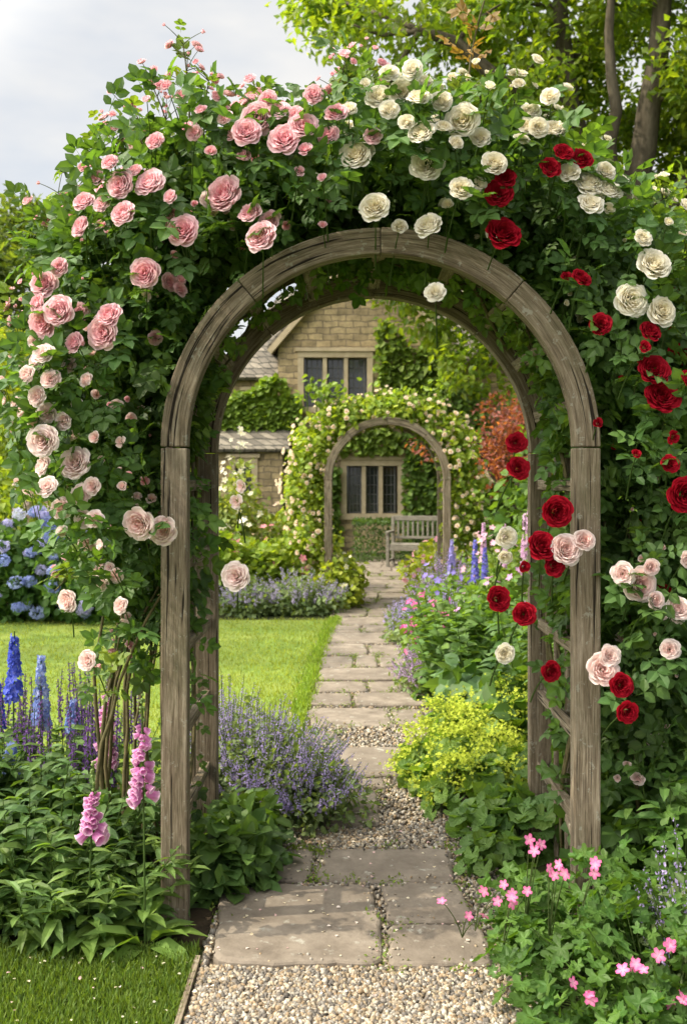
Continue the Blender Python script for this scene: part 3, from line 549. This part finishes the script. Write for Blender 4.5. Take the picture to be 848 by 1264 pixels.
mb=MB();moundof(mb,(.98,3.02),(.50,.40),.36,1500,LOB,.038,GB);moundof(mb,(.75,3.35),(.30,.3),.36,750,LOB,.038,GB);moundof(mb,(.9,2.75),(.36,.25),.22,600,LOB,.038,GB);moundof(mb,(1.35,3.2),(.45,.5),.4,600,LOB,.042,GB);moundof(mb,(1.2,3.55),(.35,.3),.48,500,LOB,.042,GB)
fl=[(.45,3.25,.32),(.66,3.05,.47),(.72,3.0,.49),(.52,3.1,.37),(.80,2.85,.28),(.92,2.85,.33),(.96,2.8,.20),(.40,3.2,.27),(.98,2.78,.30),(1.04,2.85,.22),(.6,3.15,.50),(.86,2.8,.14),(1.1,2.9,.4),(.88,2.78,.22),(.70,2.85,.2)]
for (x,y,z) in fl:
    for j in range(rng.integers(3,6)):
        p=A([x,y-.06,z])+rng.normal(size=3)*A([.024,.02,.016]);mb.inst(FL5,p[None],frames(rdir(1),nz(A([[U(-.4,.4),-.9,.6]]))),A([U(.015,.021)]),A([(.76,.14,.38)]),A([(.82,.42,.56)]),1);arcstem(mb,(x,y+.15,.1),p,.0018,(.1,.14,.05))
mb.build('geranium_plant',MP)
catmint((1.08,3.08),(.16,.16),.54,40,28,lv=300)
def mantle(c,r,h,n=110):
    mb=MB();moundof(mb,c,r,h,480,ROUND,.05,(.10,.185,.04))
    P,nr=blob(n,(c[0],c[1],0),(r[0]*1.0,r[1]*1.0,h*1.3),.85,.2);P=P[P[:,2]>h*.3]
    for p in P:
        arcstem(mb,(c[0],c[1],.05),p,.002,(.2,.26,.05));n=46;Q=p+rng.normal(size=(n,3))*A([.035,.035,.02]);c1=cvar((.40,.49,.06),n,.25,.1)
        mb.inst(FL4,Q,frames(rdir(n),A([0,-.4,1.])+rng.normal(size=(n,3))*.5),U(.006,.011,n),c1,c1*1.2,1)
    return mb.build('lady_mantle_plant',MP)
mantle((.68,5.0),(.32,.36),.33,150);mantle((.92,5.5),(.32,.36),.40,150);mantle((.50,5.35),(.22,.27),.25);mantle((.72,5.95),(.22,.25),.28,80)
mb=MB();moundof(mb,(.78,4.45),(.30,.28),.26,460,ROUND,.052,(.085,.165,.045));moundof(mb,(1.0,4.9),(.3,.4),.34,420,ROUND,.058,(.08,.155,.04));moundof(mb,(.62,4.15),(.14,.16),.16,150,ROUND,.045,(.085,.165,.045));mb.build('lady_mantle_plant',MP)
mb=MB();moundof(mb,(.95,6.5),(.42,.5),.55,560,LW,.13,(.075,.15,.06));mb.build('hosta_plant',MP)
mb=MB();leafy_stems(mb,(1.05,7.3),(.45,.5),90,.75,LW,.10,(.08,.155,.045),16);bush(mb,(1.05,7.3,.3),(.5,.5,.4),900,LW,.10,(.07,.14,.035));mb.build('peony_plant',MP)
mb=MB();leafy_stems(mb,(1.5,5.6),(.5,.7),90,.8,LL,.12,(.065,.13,.04),16);bush(mb,(1.5,5.6,.3),(.6,.7,.5),1200,LW,.11,(.06,.12,.03));mb.build('peony_plant',MP)
catmint((.70,7.6),(.34,.4),.42,100,26,ca=(.5,.34,.58),cb=(.6,.45,.65),lv=1200,fs=.026)
catmint((.66,9.9),(.26,.5),.46,80,24,lv=800,fs=.03,ls=.06)
def daisyish(c,r,h,n,ca,cb,s,name,nl=700,base=(.08,.155,.035),ls=.07,T=LW):
    mb=MB();bush(mb,(c[0],c[1],h*.35),(r[0],r[1],h*.55),nl,T,ls,base,shell=.3,yel=.35)
    P,nr=blob(n,(c[0],c[1],h*.3),(r[0],r[1],h*.75),.9,.25);ok=P[:,2]>h*.25;P,nr=P[ok],nr[ok];k=len(P)
    mb.inst(FL5,P,frames(rdir(k),nz(nr+A([0,-.6,.5]))),U(.7,1.3,k)*s,cvar(ca,k,.2,0),np.broadcast_to(cb,(k,3)),1)
    for p in P[::2]: arcstem(mb,(c[0]+(p[0]-c[0])*.5,c[1]+(p[1]-c[1])*.5,h*.2),p-A([0,0,.005]),.003)
    return mb.build(name,MP)
daisyish((.80,8.4),(.3,.3),.62,130,(.68,.10,.35),(.6,.2,.35),.028,'valerian_plant')
catmint((.95,9.2),(.4,.45),.62,110,22,lv=900,fs=.03,ls=.06)
daisyish((1.35,8.8),(.4,.5),.9,90,(.6,.32,.6),(.7,.4,.6),.03,'phlox_plant',1100)
daisyish((1.05,10.2),(.35,.4),.7,90,(.24,.18,.6),(.3,.25,.6),.03,'cranesbill_plant')
catmint((1.2,11.3),(.45,.5),.8,120,22,lv=900,fs=.035,ls=.07,ca=(.45,.30,.6))
daisyish((1.7,10.3),(.5,.6),1.15,120,(.75,.4,.55),(.75,.5,.55),.035,'phlox_plant',1600,(.10,.17,.035))
for i,(x,y,h) in enumerate(((1.75,9.6,1.3),(1.9,10.2,1.35),(1.6,9.9,1.2),(1.55,11,1.15))):
    mb=MB();spike(mb,(x,y,0),h,(0,0),.62,.03,FL5,.03,(.65,.4,.62),(.7,.5,.65),80,.006,1,.6);leafy_stems(mb,(x,y),(.1,.1),6,.6,LL,.12,(.07,.14,.03),8);mb.build('foxglove_plant',MP)
daisyish((1.3,13.8),(.5,.8),.8,90,(.75,.3,.45),(.7,.4,.5),.04,'phlox_plant',1300,(.15,.21,.03),.08)
daisyish((1.6,16),(.4,.9),.6,50,(.75,.6,.3),(.7,.5,.3),.04,'phlox_plant',1200,(.17,.24,.03),.08)
mb=MB();
for b in((2.3,6.5,.8,.7,.9,.8,1800),(2.6,9,1.0,.9,1.2,1.0,2000),(2.7,12,1.1,.9,1.3,1.1,2000),(2.4,4.6,.6,.6,.8,.6,1200)): bush(mb,b[:3],b[3:6],b[6],LW,.12,(.07,.14,.035),yel=.3)
mb.build('laurel_shrub',MP)
LV=dict(ca=(.46,.40,.6),cb=(.58,.53,.7))
catmint((-.55,12.0),(.6,.35),.52,130,22,lv=1200,fs=.034,ls=.06,**LV)
catmint((-1.15,11.9),(.4,.35),.48,90,22,lv=800,fs=.034,ls=.06,**LV)
daisyish((-.05,12.6),(.35,.5),.75,20,(.8,.8,.6),(.8,.7,.3),.03,'peony_plant',1200,(.17,.24,.035),.08)
daisyish((-.9,12.8),(.7,.4),1.0,50,(.75,.25,.35),(.7,.3,.3),.05,'peony_plant',2400,(.14,.22,.035),.09)
daisyish((-1.7,12.6),(.6,.5),1.1,60,(.85,.82,.75),(.8,.7,.4),.05,'peony_plant',2200,(.13,.21,.035),.09)
daisyish((-1.5,13.8),(.5,.5),2.0,150,(.85,.82,.72),(.8,.7,.4),.04,'mock_orange_shrub',2300,(.16,.22,.07),.08)
daisyish((-.7,14.5),(.6,.5),1.5,80,(.85,.65,.6),(.8,.6,.3),.05,'mock_orange_shrub',2300,(.15,.22,.04),.08)
daisyish((-2.3,12.3),(.5,.5),.9,10,(.8,.55,.5),(.8,.6,.3),.04,'box_shrub',2000,(.11,.18,.03),.06)
for i,(x,y) in enumerate(((-2.95,11.5),(-3.75,11.6),(-4.7,11.9))):
    mb=MB();bush(mb,(x,y,.45),(.62,.5,.62),1700,LW,.12,(.065,.14,.035))
    P,nr=blob(95,(x,y,.45),(.66,.54,.70),.95,.15);ok=(P[:,2]>.15)&(P[:,1]<y+.25);P,nr=P[ok],nr[ok]
    for p,q in zip(P,nr):
        n=54;d=rdir(n);r=U(.055,.085);c=A([(.34,.40,.68),(.48,.46,.72),(.62,.62,.76),(.26,.32,.62)][rng.integers(0,4)]);cc=cvar(c,n,.15,0)
        mb.inst(FL4,p+q*.05+d*r*A([1,1,.8]),frames(rdir(n),d),.022,cc,cc*1.2,1)
    mb.build('hydrangea_bush',MP)
for (x,y,r,h,base) in((-3.9,13.3,(1.1,.8),1.7,(.16,.24,.04)),(-5.5,13.6,(1.3,.9),2.1,(.14,.22,.04)),(-2.6,14.2,(.9,.7),1.5,(.15,.22,.04)),(-7.4,13,(1.4,1),1.8,(.12,.20,.03)),(-3.2,16,(1.2,.8),1.7,(.12,.19,.03))):
    mb=MB();bush(mb,(x,y,h*.5),(r[0],r[1],h*.55),2600,L8,.12,base,yel=.35);mb.build('garden_shrub',MP)
mb=MB()
for k in range(16):
    x=-4.1+U(-.6,.6);y=12.9+U(-.2,.2);spike(mb,(x,y,0),U(1.2,1.75),(0,0),.6,.03,FL5,.032,(.85,.68,.75),(.8,.7,.7),60,.006,1,.6)
mb.build('foxglove_plant',MP)

# ---------------------------------------------------------------- trees
def clump_leaves(mb,cl,n,size,base,yel=.35,v=.35,flat=.75):
    for (c,r) in cl:
        P,nr=blob(n,c,(r,r,r*flat),.25,.3);put(mb,L4,P,nr,size,A(base)*U(.75,1.3),v=v,yel=yel,out=.4,up=.6,rand=.9,mat=0,droop=-.2)
def limb(mb,p,q,r0,r1,n=9):
    m=(A(p)+A(q))/2+rng.normal(size=3)*np.linalg.norm(A(q)-A(p))*.12;pts=bez(p,m,q,n,.24*r0);tube(mb,pts,np.linspace(r0,r1,n),9,(1,1,1),1);return pts
def crown(c,r,n,rr,shell=.35,lump=.2):
    P,_=blob(n,c,r,shell,lump);return [(p,U(*rr)) for p in P]
def tree(name,base,h,limbs,cl,nl,size,col,tr=.3,**k):
    mb=MB();b=A(base,float);top=b+A([U(-.2,.2),0,h]);limb(mb,b,top,tr,tr*.75)
    ends=[]
    for (q,r) in limbs:
        pts=limb(mb,top,A(q,float),r,r*.4);ends.append(pts)
    for (c,r) in cl:
        if U(0,1)<.4 and ends:
            al=np.concatenate(ends);i=np.argmin(np.linalg.norm(al-c,axis=1));limb(mb,al[i],c,.05,.015,n=6)
    clump_leaves(mb,cl,nl,size,col,**k);return mb.build(name,[M_tree,M_bark])
OAK=(.095,.165,.028)
cl=crown((5.2,16.8,8.0),(5.5,3.2,4.6),270,(.45,.95),.4)
cl=[(c,r) for c,r in cl if not(c[1]<16.9 and 3.3<c[0]<5.2 and 4.8<c[2]<9.0) and not (c[0]<.3 and c[2]<6.2) and c[2]>3.4]
cl+=[(A(p),U(.55,.8)) for p in((1.0,17,4.9),(1.5,17,4.4),(2.2,17,4.0),(3.0,17,4.0),(.6,17,5.4),(1.5,17.2,5.6),(2.4,17,5.0),(3.8,17,4.0),(3.2,17,5.0),(.3,17,6.0),(-.3,17,6.6),(2.0,16.5,3.5),(3.0,16.5,3.2),(4.3,16.5,3.1),(5.2,16,3.0),(6,16,3.2),(6.5,16,4.5),(5.5,16.5,4.2),(1.9,16.8,6.2),(2.8,17,6),(3.8,17.4,5.6),(4.8,17.6,5.2),(4.2,18.2,7),(5,18.4,8),(5.8,18,6.5),(6.5,18,7.5))]
tree('oak_tree',(4.3,15.9,0),5.2,[((1.2,15.4,8.6),.20),((3.4,15.2,10.5),.22),((5.0,15.2,11),.26),((8.2,15.5,8.5),.22),((6.5,14.8,7.5),.16),((2.4,15.2,6.6),.14),((4.0,14.9,9),.15)],cl,300,.16,OAK,.40,yel=.5)
cl=crown((10.2,19,6.5),(4.5,2.5,5.6),100,(.8,1.2));tree('oak_tree',(10.2,19,0),3,[((8.5,19,8),.2),((12,19,8),.2)],cl,240,.22,(.08,.135,.025),.35)
cl=crown((9.0,13,3.6),(3.2,2.5,3.2),60,(.5,.9));tree('lime_tree',(9.0,13.2,0),3,[((8.5,13,6),.15),((10.5,13,6),.15)],cl,260,.16,(.085,.145,.025),.25)
cl=crown((4.4,12.5,2.7),(1.7,1.6,2.0),46,(.4,.65));tree('hawthorn_tree',(4.4,12.6,0),1.8,[((3.8,12.5,3.4),.08),((5.1,12.5,3.4),.08)],cl,280,.11,(.10,.17,.03),.14)
cl=crown((2.5,15.2,2.2),(1.0,.8,.7),20,(.25,.42));tree('japanese_maple_tree',(2.5,15.2,0),1.3,[((2.0,15.1,2.3),.05),((3.0,15.2,2.4),.05)],cl,150,.085,(.22,.085,.075),.07,yel=.08)
cl=crown((-12.2,34,7.4),(3.2,3,4.4),75,(.7,1.2));tree('lime_tree',(-12.2,34,0),4,[((-13.5,34,8),.2),((-11,34,8),.2)],cl,230,.26,(.08,.13,.04),.35)
cl=crown((-9.0,22,3.4),(3.0,2,2.7),60,(.5,.95));tree('birch_tree',(-9.0,22,0),2.5,[((-9.8,22,5),.1),((-8.2,22,5),.1)],cl,270,.16,(.13,.19,.035),.16)
cl=crown((-5.4,20,2.3),(2.0,1.4,1.7),36,(.45,.8));tree('apple_tree',(-5.4,20,0),1.5,[((-6,20,3),.07),((-4.8,20,3),.07)],cl,270,.13,(.11,.17,.035),.12)
# unseen apple tree, added out of frame so its sparse crown dapples the lawn
cl=crown((-6.8,9.4,5.2),(2.0,2.4,1.5),34,(.35,.75));tree('apple_tree',(-6.9,9.2,0),2.6,[((-7.8,8.8,5),.09),((-6.2,10.2,5),.09),((-6.6,8.2,5),.08)],cl,130,.13,(.10,.16,.03),.15)
mb=MB()
for k in range(60):
    x=-34+k*1.25;y=40+U(-3,3)
    if k>30: y=44+U(-3,3)
    h=U(3.5,5.5) if x<0 else U(6,10);bush(mb,(x,y,h*.5),(1.8,1.5,h*.55),500,L4,.5,(.07,.11,.035))
for k in range(14):
    x=-15+k*.85;bush(mb,(x,25+U(-1,1),1.6),(.9,.8,1.8+U(-.3,.5)),450,L4,.24,(.09,.145,.035))
for k in range(12):
    x=6.5+k*.8;bush(mb,(x,18+U(-1,1),1.8),(.9,.8,2.1+U(-.3,.5)),500,L4,.24,(.06,.11,.025))
mb.build('background_trees',[M_tree])
mb=MB();n=4600;P=np.stack([U(.2,3.0,n),U(19.2,20.2,n),U(0,.78,n)],-1);P[:,2]=np.where(U(0,1,n)<.5,.78+rng.normal(size=n)*.02,P[:,2]);put(mb,L4,P,np.repeat(A([[0,-1,.6]]),n,0),.07,(.05,.095,.025));mb.build('box_hedge',[M_leaf])

# ---------------------------------------------------------------- house
house=empty('stone_house')
def wall(mb,x0,x1,z0,z1,y,holes):
    xs=sorted({x0,x1,*[h[0] for h in holes],*[h[1] for h in holes]});zs=sorted({z0,z1,*[h[2] for h in holes],*[h[3] for h in holes]})
    for a,b in zip(xs[:-1],xs[1:]):
        for c,d in zip(zs[:-1],zs[1:]):
            mx,mz=(a+b)/2,(c+d)/2
            if any(h[0]<mx<h[1] and h[2]<mz<h[3] for h in holes): continue
            mb.add([[a,y,c],[b,y,c],[b,y,d],[a,y,d]],[A([[0,1,2,3]])],(1,1,1))
    for h in holes:
        a,b,c,d=h;q=y+.22
        for F in([[a,y,c],[a,y,d],[a,q,d],[a,q,c]],[[b,y,c],[b,q,c],[b,q,d],[b,y,d]],[[a,y,d],[b,y,d],[b,q,d],[a,q,d]],[[a,y,c],[a,q,c],[b,q,c],[b,y,c]]): mb.add(F,[A([[0,1,2,3]])],(1,1,1))
mbw=MB();mbd=MB();mbg=MB();mbl=MB()
def window(x0,x1,z0,z1,y,nl,rows=5):
    t=.13
    box(mbd,x0-t,x1+t,y-.05,y+.1,z1+.001,z1+t);box(mbd,x0-t-.05,x1+t+.05,y-.09,y+.1,z1+t+.002,z1+t+.08);box(mbd,x0-t-.03,x1+t+.03,y-.08,y+.1,z0-t,z0-.001)
    box(mbd,x0-t,x0-.001,y-.04,y+.1,z0+.001,z1-.001);box(mbd,x1+.001,x1+t,y-.04,y+.1,z0+.001,z1-.001)
    w=(x1-x0)/nl
    for i in range(1,nl): box(mbd,x0+w*i-.045,x0+w*i+.045,y-.02,y+.14,z0+.003,z1-.003)
    mbg.add([[x0,y+.16,z0],[x1,y+.16,z0],[x1,y+.16,z1],[x0,y+.16,z1]],[A([[0,1,2,3]])],(1,1,1))
    for i in range(nl):
        a,b=x0+w*i+.045,x0+w*(i+1)-.045
        for (p,q,r,s) in((a+.0,a+.035,z0+.004,z1-.004),(b-.035,b-.0,z0+.004,z1-.004)): box(mbl,p,q,y+.125,y+.155,r,s)
        box(mbl,a,b,y+.127,y+.153,z0+.004,z0+.04);box(mbl,a,b,y+.127,y+.153,z1-.04,z1-.004)
        for k in range(1,3): xx=a+(b-a)*k/3;box(mbl,xx-.008,xx+.008,y+.14,y+.158,z0,z1)
        for k in range(1,rows): zz=z0+(z1-z0)*k/rows;box(mbl,a,b,y+.138,y+.1585,zz-.008,zz+.008)
GX0,GX1,GY=-1.45,2.3,22.
w1=(-.88,.52,3.22,4.32);w2=(.07,1.2,.86,1.92)
wall(mbw,GX0,GX1,0,4.7,GY,[w1,w2]);ax=(GX0+GX1)/2;az=6.9
mbw.add([[GX0,GY,4.7],[GX1,GY,4.7],[ax,GY,az]],[A([[0,1,2]])],(1,1,1))
mbw.add([[GX0,GY,0],[GX0,GY,4.7],[GX0,28,4.7],[GX0,28,0]],[A([[0,1,2,3]])],(1,1,1));mbw.add([[GX1,GY,0],[GX1,28,0],[GX1,28,4.7],[GX1,GY,4.7]],[A([[0,1,2,3]])],(1,1,1))
window(*w1,GY,3);window(*w2,GY,3)
w3=(4.0,5.2,3.0,4.0);w4=(3.8,5.4,.9,2.);wall(mbw,GX1,9,0,4.4,GY+.8,[w3,w4]);window(*w3,GY+.8,3);window(*w4,GY+.8,3)
w5=(-2.15,-1.75,2.95,3.5);wall(mbw,-2.75,GX0,0,3.95,GY+.5,[w5]);window(*w5,GY+.5,1)
w6=(-2.3,-1.95,1.35,1.95);wall(mbw,-2.7,-1.3,0,2.3,GY-.9,[w6]);window(*w6,GY-.9,1,4)
mbw.add([[-2.7,GY-.9,0],[-2.7,GY-.9,2.3],[-2.7,GY+.5,3.0],[-2.7,GY+.5,0]],[A([[0,1,2,3]])],(1,1,1));mbw.add([[-1.3,GY-.9,0],[-1.3,GY+.5,0],[-1.3,GY+.5,3.0],[-1.3,GY-.9,2.3]],[A([[0,1,2,3]])],(1,1,1))
mbw.add([[-2.75,GY+.5,0],[-2.75,GY+.5,3.95],[-2.75,28,3.95],[-2.75,28,0]],[A([[0,1,2,3]])],(1,1,1));mbw.add([[9,GY+.8,0],[9,28,0],[9,28,4.4],[9,GY+.8,4.4]],[A([[0,1,2,3]])],(1,1,1));mbw.add([[-2.75,28,0],[-2.75,28,3.95],[9,28,4.4],[9,28,0]],[A([[0,1,2,3]])],(1,1,1))
box(mbw,4.2,5.0,25.1,25.8,6,8.6);box(mbd,4.12,5.08,25.02,25.88,8.6,8.75)
mbr=MB()
def slab(q,th=.08):
    q=A(q,float);n=nz(np.cross(q[1]-q[0],q[2]-q[0]));k=len(q);v=np.concatenate([q,q+n*th]);i=np.arange(k);mbr.add(v,[i[None][:,::-1],(i+k)[None],np.stack([i,(i+1)%k,k+(i+1)%k,k+i],-1)],(1,1,1))
e=.18;sl=(az-4.7)/(ax-GX0)
slab([[GX0-e,GY-.15,4.7-e*sl],[ax,GY-.15,az],[ax,27,az],[GX0-e,27,4.7-e*sl]]);slab([[ax,GY-.15,az],[GX1+e,GY-.15,4.7-e*sl],[GX1+e,27,4.7-e*sl],[ax,27,az]])
slab([[-2.95,GY+.3,3.85],[GX0+.3,GY+.3,3.85],[GX0+.8,25.3,6.35],[-1.5,25.3,6.35]]);slab([[-2.95,28,3.85],[-2.95,GY+.3,3.85],[-1.5,25.3,6.35]])
slab([[GX1-.3,GY+.6,4.3],[9.2,GY+.6,4.3],[9.2,25.4,6.6],[GX1-1,25.4,6.6]]);slab([[9.2,28.2,4.3],[GX1-1,28.2,4.3],[GX1-1,25.4,6.6],[9.2,25.4,6.6]])
slab([[-2.85,GY-1.05,2.2],[-1.15,GY-1.05,2.2],[-1.15,GY+.55,3.05],[-2.85,GY+.55,3.05]],.07)
for s,(xa,za,xb,zb) in enumerate(((GX0-e,4.7-e*sl,ax,az),(ax,az,GX1+e,4.7-e*sl))): obox(mbd,(xa,GY-.1,za-.06),(xb,GY-.1,zb-.06),.12,.16,0,(0,-1,0),False)
for m,nm,mt in((mbw,'walls',M_wall),(mbd,'window_surrounds',M_dress),(mbg,'window_panes',mg),(mbl,'window_leading',M_lead),(mbr,'roof',M_roof)): m.build(nm,[mt],house)
mb=MB()
def creeper(x0,x1,z0,z1,y,n,c=(.07,.14,.025)):
    P=np.stack([U(x0,x1,n),y-.06-U(0,.16,n),U(z0,z1,n)],-1);edge=np.sin(P[:,0]*3)*.3+np.sin(P[:,0]*7.3)*.15;P=P[(P[:,2]<z1-.25+edge)];put(mb,LW,P,np.repeat(A([[0,-1,.2]]),len(P),0),.14,c,droop=-.6)
creeper(-2.9,-.95,2.7,3.85,21.95,2200,(.13,.21,.035));creeper(-2.7,-1.0,3.0,3.6,22.4,800,(.13,.21,.035));creeper(1.35,3.2,0,3.8,22,3400,(.09,.16,.035));creeper(-1.3,-.1,0,2.4,22,2000,(.09,.16,.035));creeper(3,9,0,3,22.8,2500,(.07,.13,.025));creeper(-.9,1.3,2.2,2.85,22,900,(.12,.19,.035));creeper(.75,2.3,2.9,5.2,22,2200,(.12,.19,.035))
mb.build('ivy_creeper',[M_leaf])
bench=MB()
def bb(*a): box(bench,*a)
W=.75
for s in(-1,1):
    bb(s*W-.03,s*W+.03,-.30,-.24,0,.62);bb(s*W-.03,s*W+.03,.20,.26,0,.92);bb(s*W-.035,s*W+.035,-.34,.2,.622,.66);bb(s*W-.02,s*W+.02,-.24,.2,.34,.40);bb(s*W-.02,s*W+.02,-.24,.2,.10,.14)
for i in range(5): bb(-W+.032,W-.032,-.29+i*.098,-.215+i*.098,.402,.428)
bb(-W+.031,W-.031,-.292,-.262,.31,.40);bb(-W+.031,W-.031,.205,.245,.84,.93);bb(-W+.031,W-.031,.21,.24,.5,.55)
for i in range(15): x=-W+.1+i*(2*W-.2)/14;bb(x-.02,x+.02,.216,.234,.551,.839)
bo=bench.build('garden_bench',[M_bench]);bo.location=(1.6,18.2,.016);bo.rotation_euler=(0,0,math.radians(-14));bo.modifiers.new('b','BEVEL').width=.006
sheet('terrace_paving',[(.0,17.8),(3,17.8),(3,19.3),(.0,19.3)],.012,M_flag)

# ---------------------------------------------------------------- sky, sun, camera
w=bpy.data.worlds.new('World');S.world=w;w.use_nodes=True;nt=w.node_tree;nt.nodes.clear();L=nt.links.new
d=A([-.82,-.12,.92]);d=d/np.linalg.norm(d);el=math.asin(d[2]);az_=math.atan2(d[0],d[1])
sky=N(nt,'ShaderNodeTexSky');sky.sky_type='NISHITA';sky.sun_disc=False;sky.sun_elevation=el;sky.sun_rotation=az_%(2*math.pi)
tc=N(nt,'ShaderNodeTexCoord');mp=N(nt,'ShaderNodeMapping');mp.inputs['Scale'].default_value=(1,1,2.6);L(tc.outputs['Generated'],mp.inputs[0])
no=N(nt,'ShaderNodeTexNoise',Scale=2.4,Detail=5,Roughness=.55);L(mp.outputs[0],no.inputs['Vector'])
mr=N(nt,'ShaderNodeMapRange');mr.inputs[1].default_value=.30;mr.inputs[2].default_value=.62;mr.inputs[3].default_value=.66;mr.inputs[4].default_value=1.;L(no.outputs['Fac'],mr.inputs[0])
cc_=ramp(nt,[(.34,(.86,.90,.95)),(.58,(1,.99,.97))]);L(no.outputs['Fac'],cc_.inputs[0])
vs_=N(nt,'ShaderNodeVectorMath',operation='SCALE');L(cc_.outputs[0],vs_.inputs[0]);vs_.inputs['Scale'].default_value=6.3
mx=N(nt,'ShaderNodeMix',data_type='RGBA');L(mr.outputs[0],mx.inputs[0]);L(sky.outputs[0],mx.inputs[6]);L(vs_.outputs[0],mx.inputs[7])
# cloud veil is brighter and warmer around the sun
dt=N(nt,'ShaderNodeVectorMath',operation='DOT_PRODUCT');L(tc.outputs['Generated'],dt.inputs[0]);dt.inputs[1].default_value=d.tolist()
m1=N(nt,'ShaderNodeMapRange');m1.inputs[1].default_value=.36;m1.inputs[2].default_value=1.;L(dt.outputs['Value'],m1.inputs[0])
pw=N(nt,'ShaderNodeMath',operation='POWER');L(m1.outputs[0],pw.inputs[0]);pw.inputs[1].default_value=1.4
gl=N(nt,'ShaderNodeVectorMath',operation='SCALE');gl.inputs[0].default_value=(6.9,6.4,5.5);L(pw.outputs[0],gl.inputs['Scale'])
g1=N(nt,'ShaderNodeVectorMath',operation='ADD');L(gl.outputs[0],g1.inputs[0]);g1.inputs[1].default_value=(1,1,1)
vf=N(nt,'ShaderNodeVectorMath',operation='MULTIPLY');L(mx.outputs[2],vf.inputs[0]);L(g1.outputs[0],vf.inputs[1])
bg=N(nt,'ShaderNodeBackground',Strength=.15);L(vf.outputs[0],bg.inputs[0]);ow=N(nt,'ShaderNodeOutputWorld');L(bg.outputs[0],ow.inputs[0])
sun=bpy.data.lights.new('sun','SUN');sun.energy=5.0;sun.angle=math.radians(.6);sun.color=(1,.89,.69);so=bpy.data.objects.new('sun',sun);S.collection.objects.link(so)
from mathutils import Vector
so.rotation_euler=Vector(d.tolist()).to_track_quat('Z','Y').to_euler();so.location=(-5,5,12)
cam=bpy.data.cameras.new('camera');cam.sensor_width=36;cam.sensor_fit='AUTO';cam.lens=34.9;cam.shift_y=-42/1264;cam.clip_end=1000;cam.clip_start=.05
cam.dof.use_dof=True;cam.dof.focus_distance=3.7;cam.dof.aperture_fstop=4.5
co=bpy.data.objects.new('camera',cam);S.collection.objects.link(co);co.location=(0,0,1.65);co.rotation_euler=(math.radians(90),0,0);S.camera=co
S.view_settings.view_transform='Standard';S.view_settings.look='None';S.view_settings.exposure=0;S.view_settings.gamma=1
print('verts',sum(len(o.data.vertices) for o in S.objects if o.type=='MESH'))
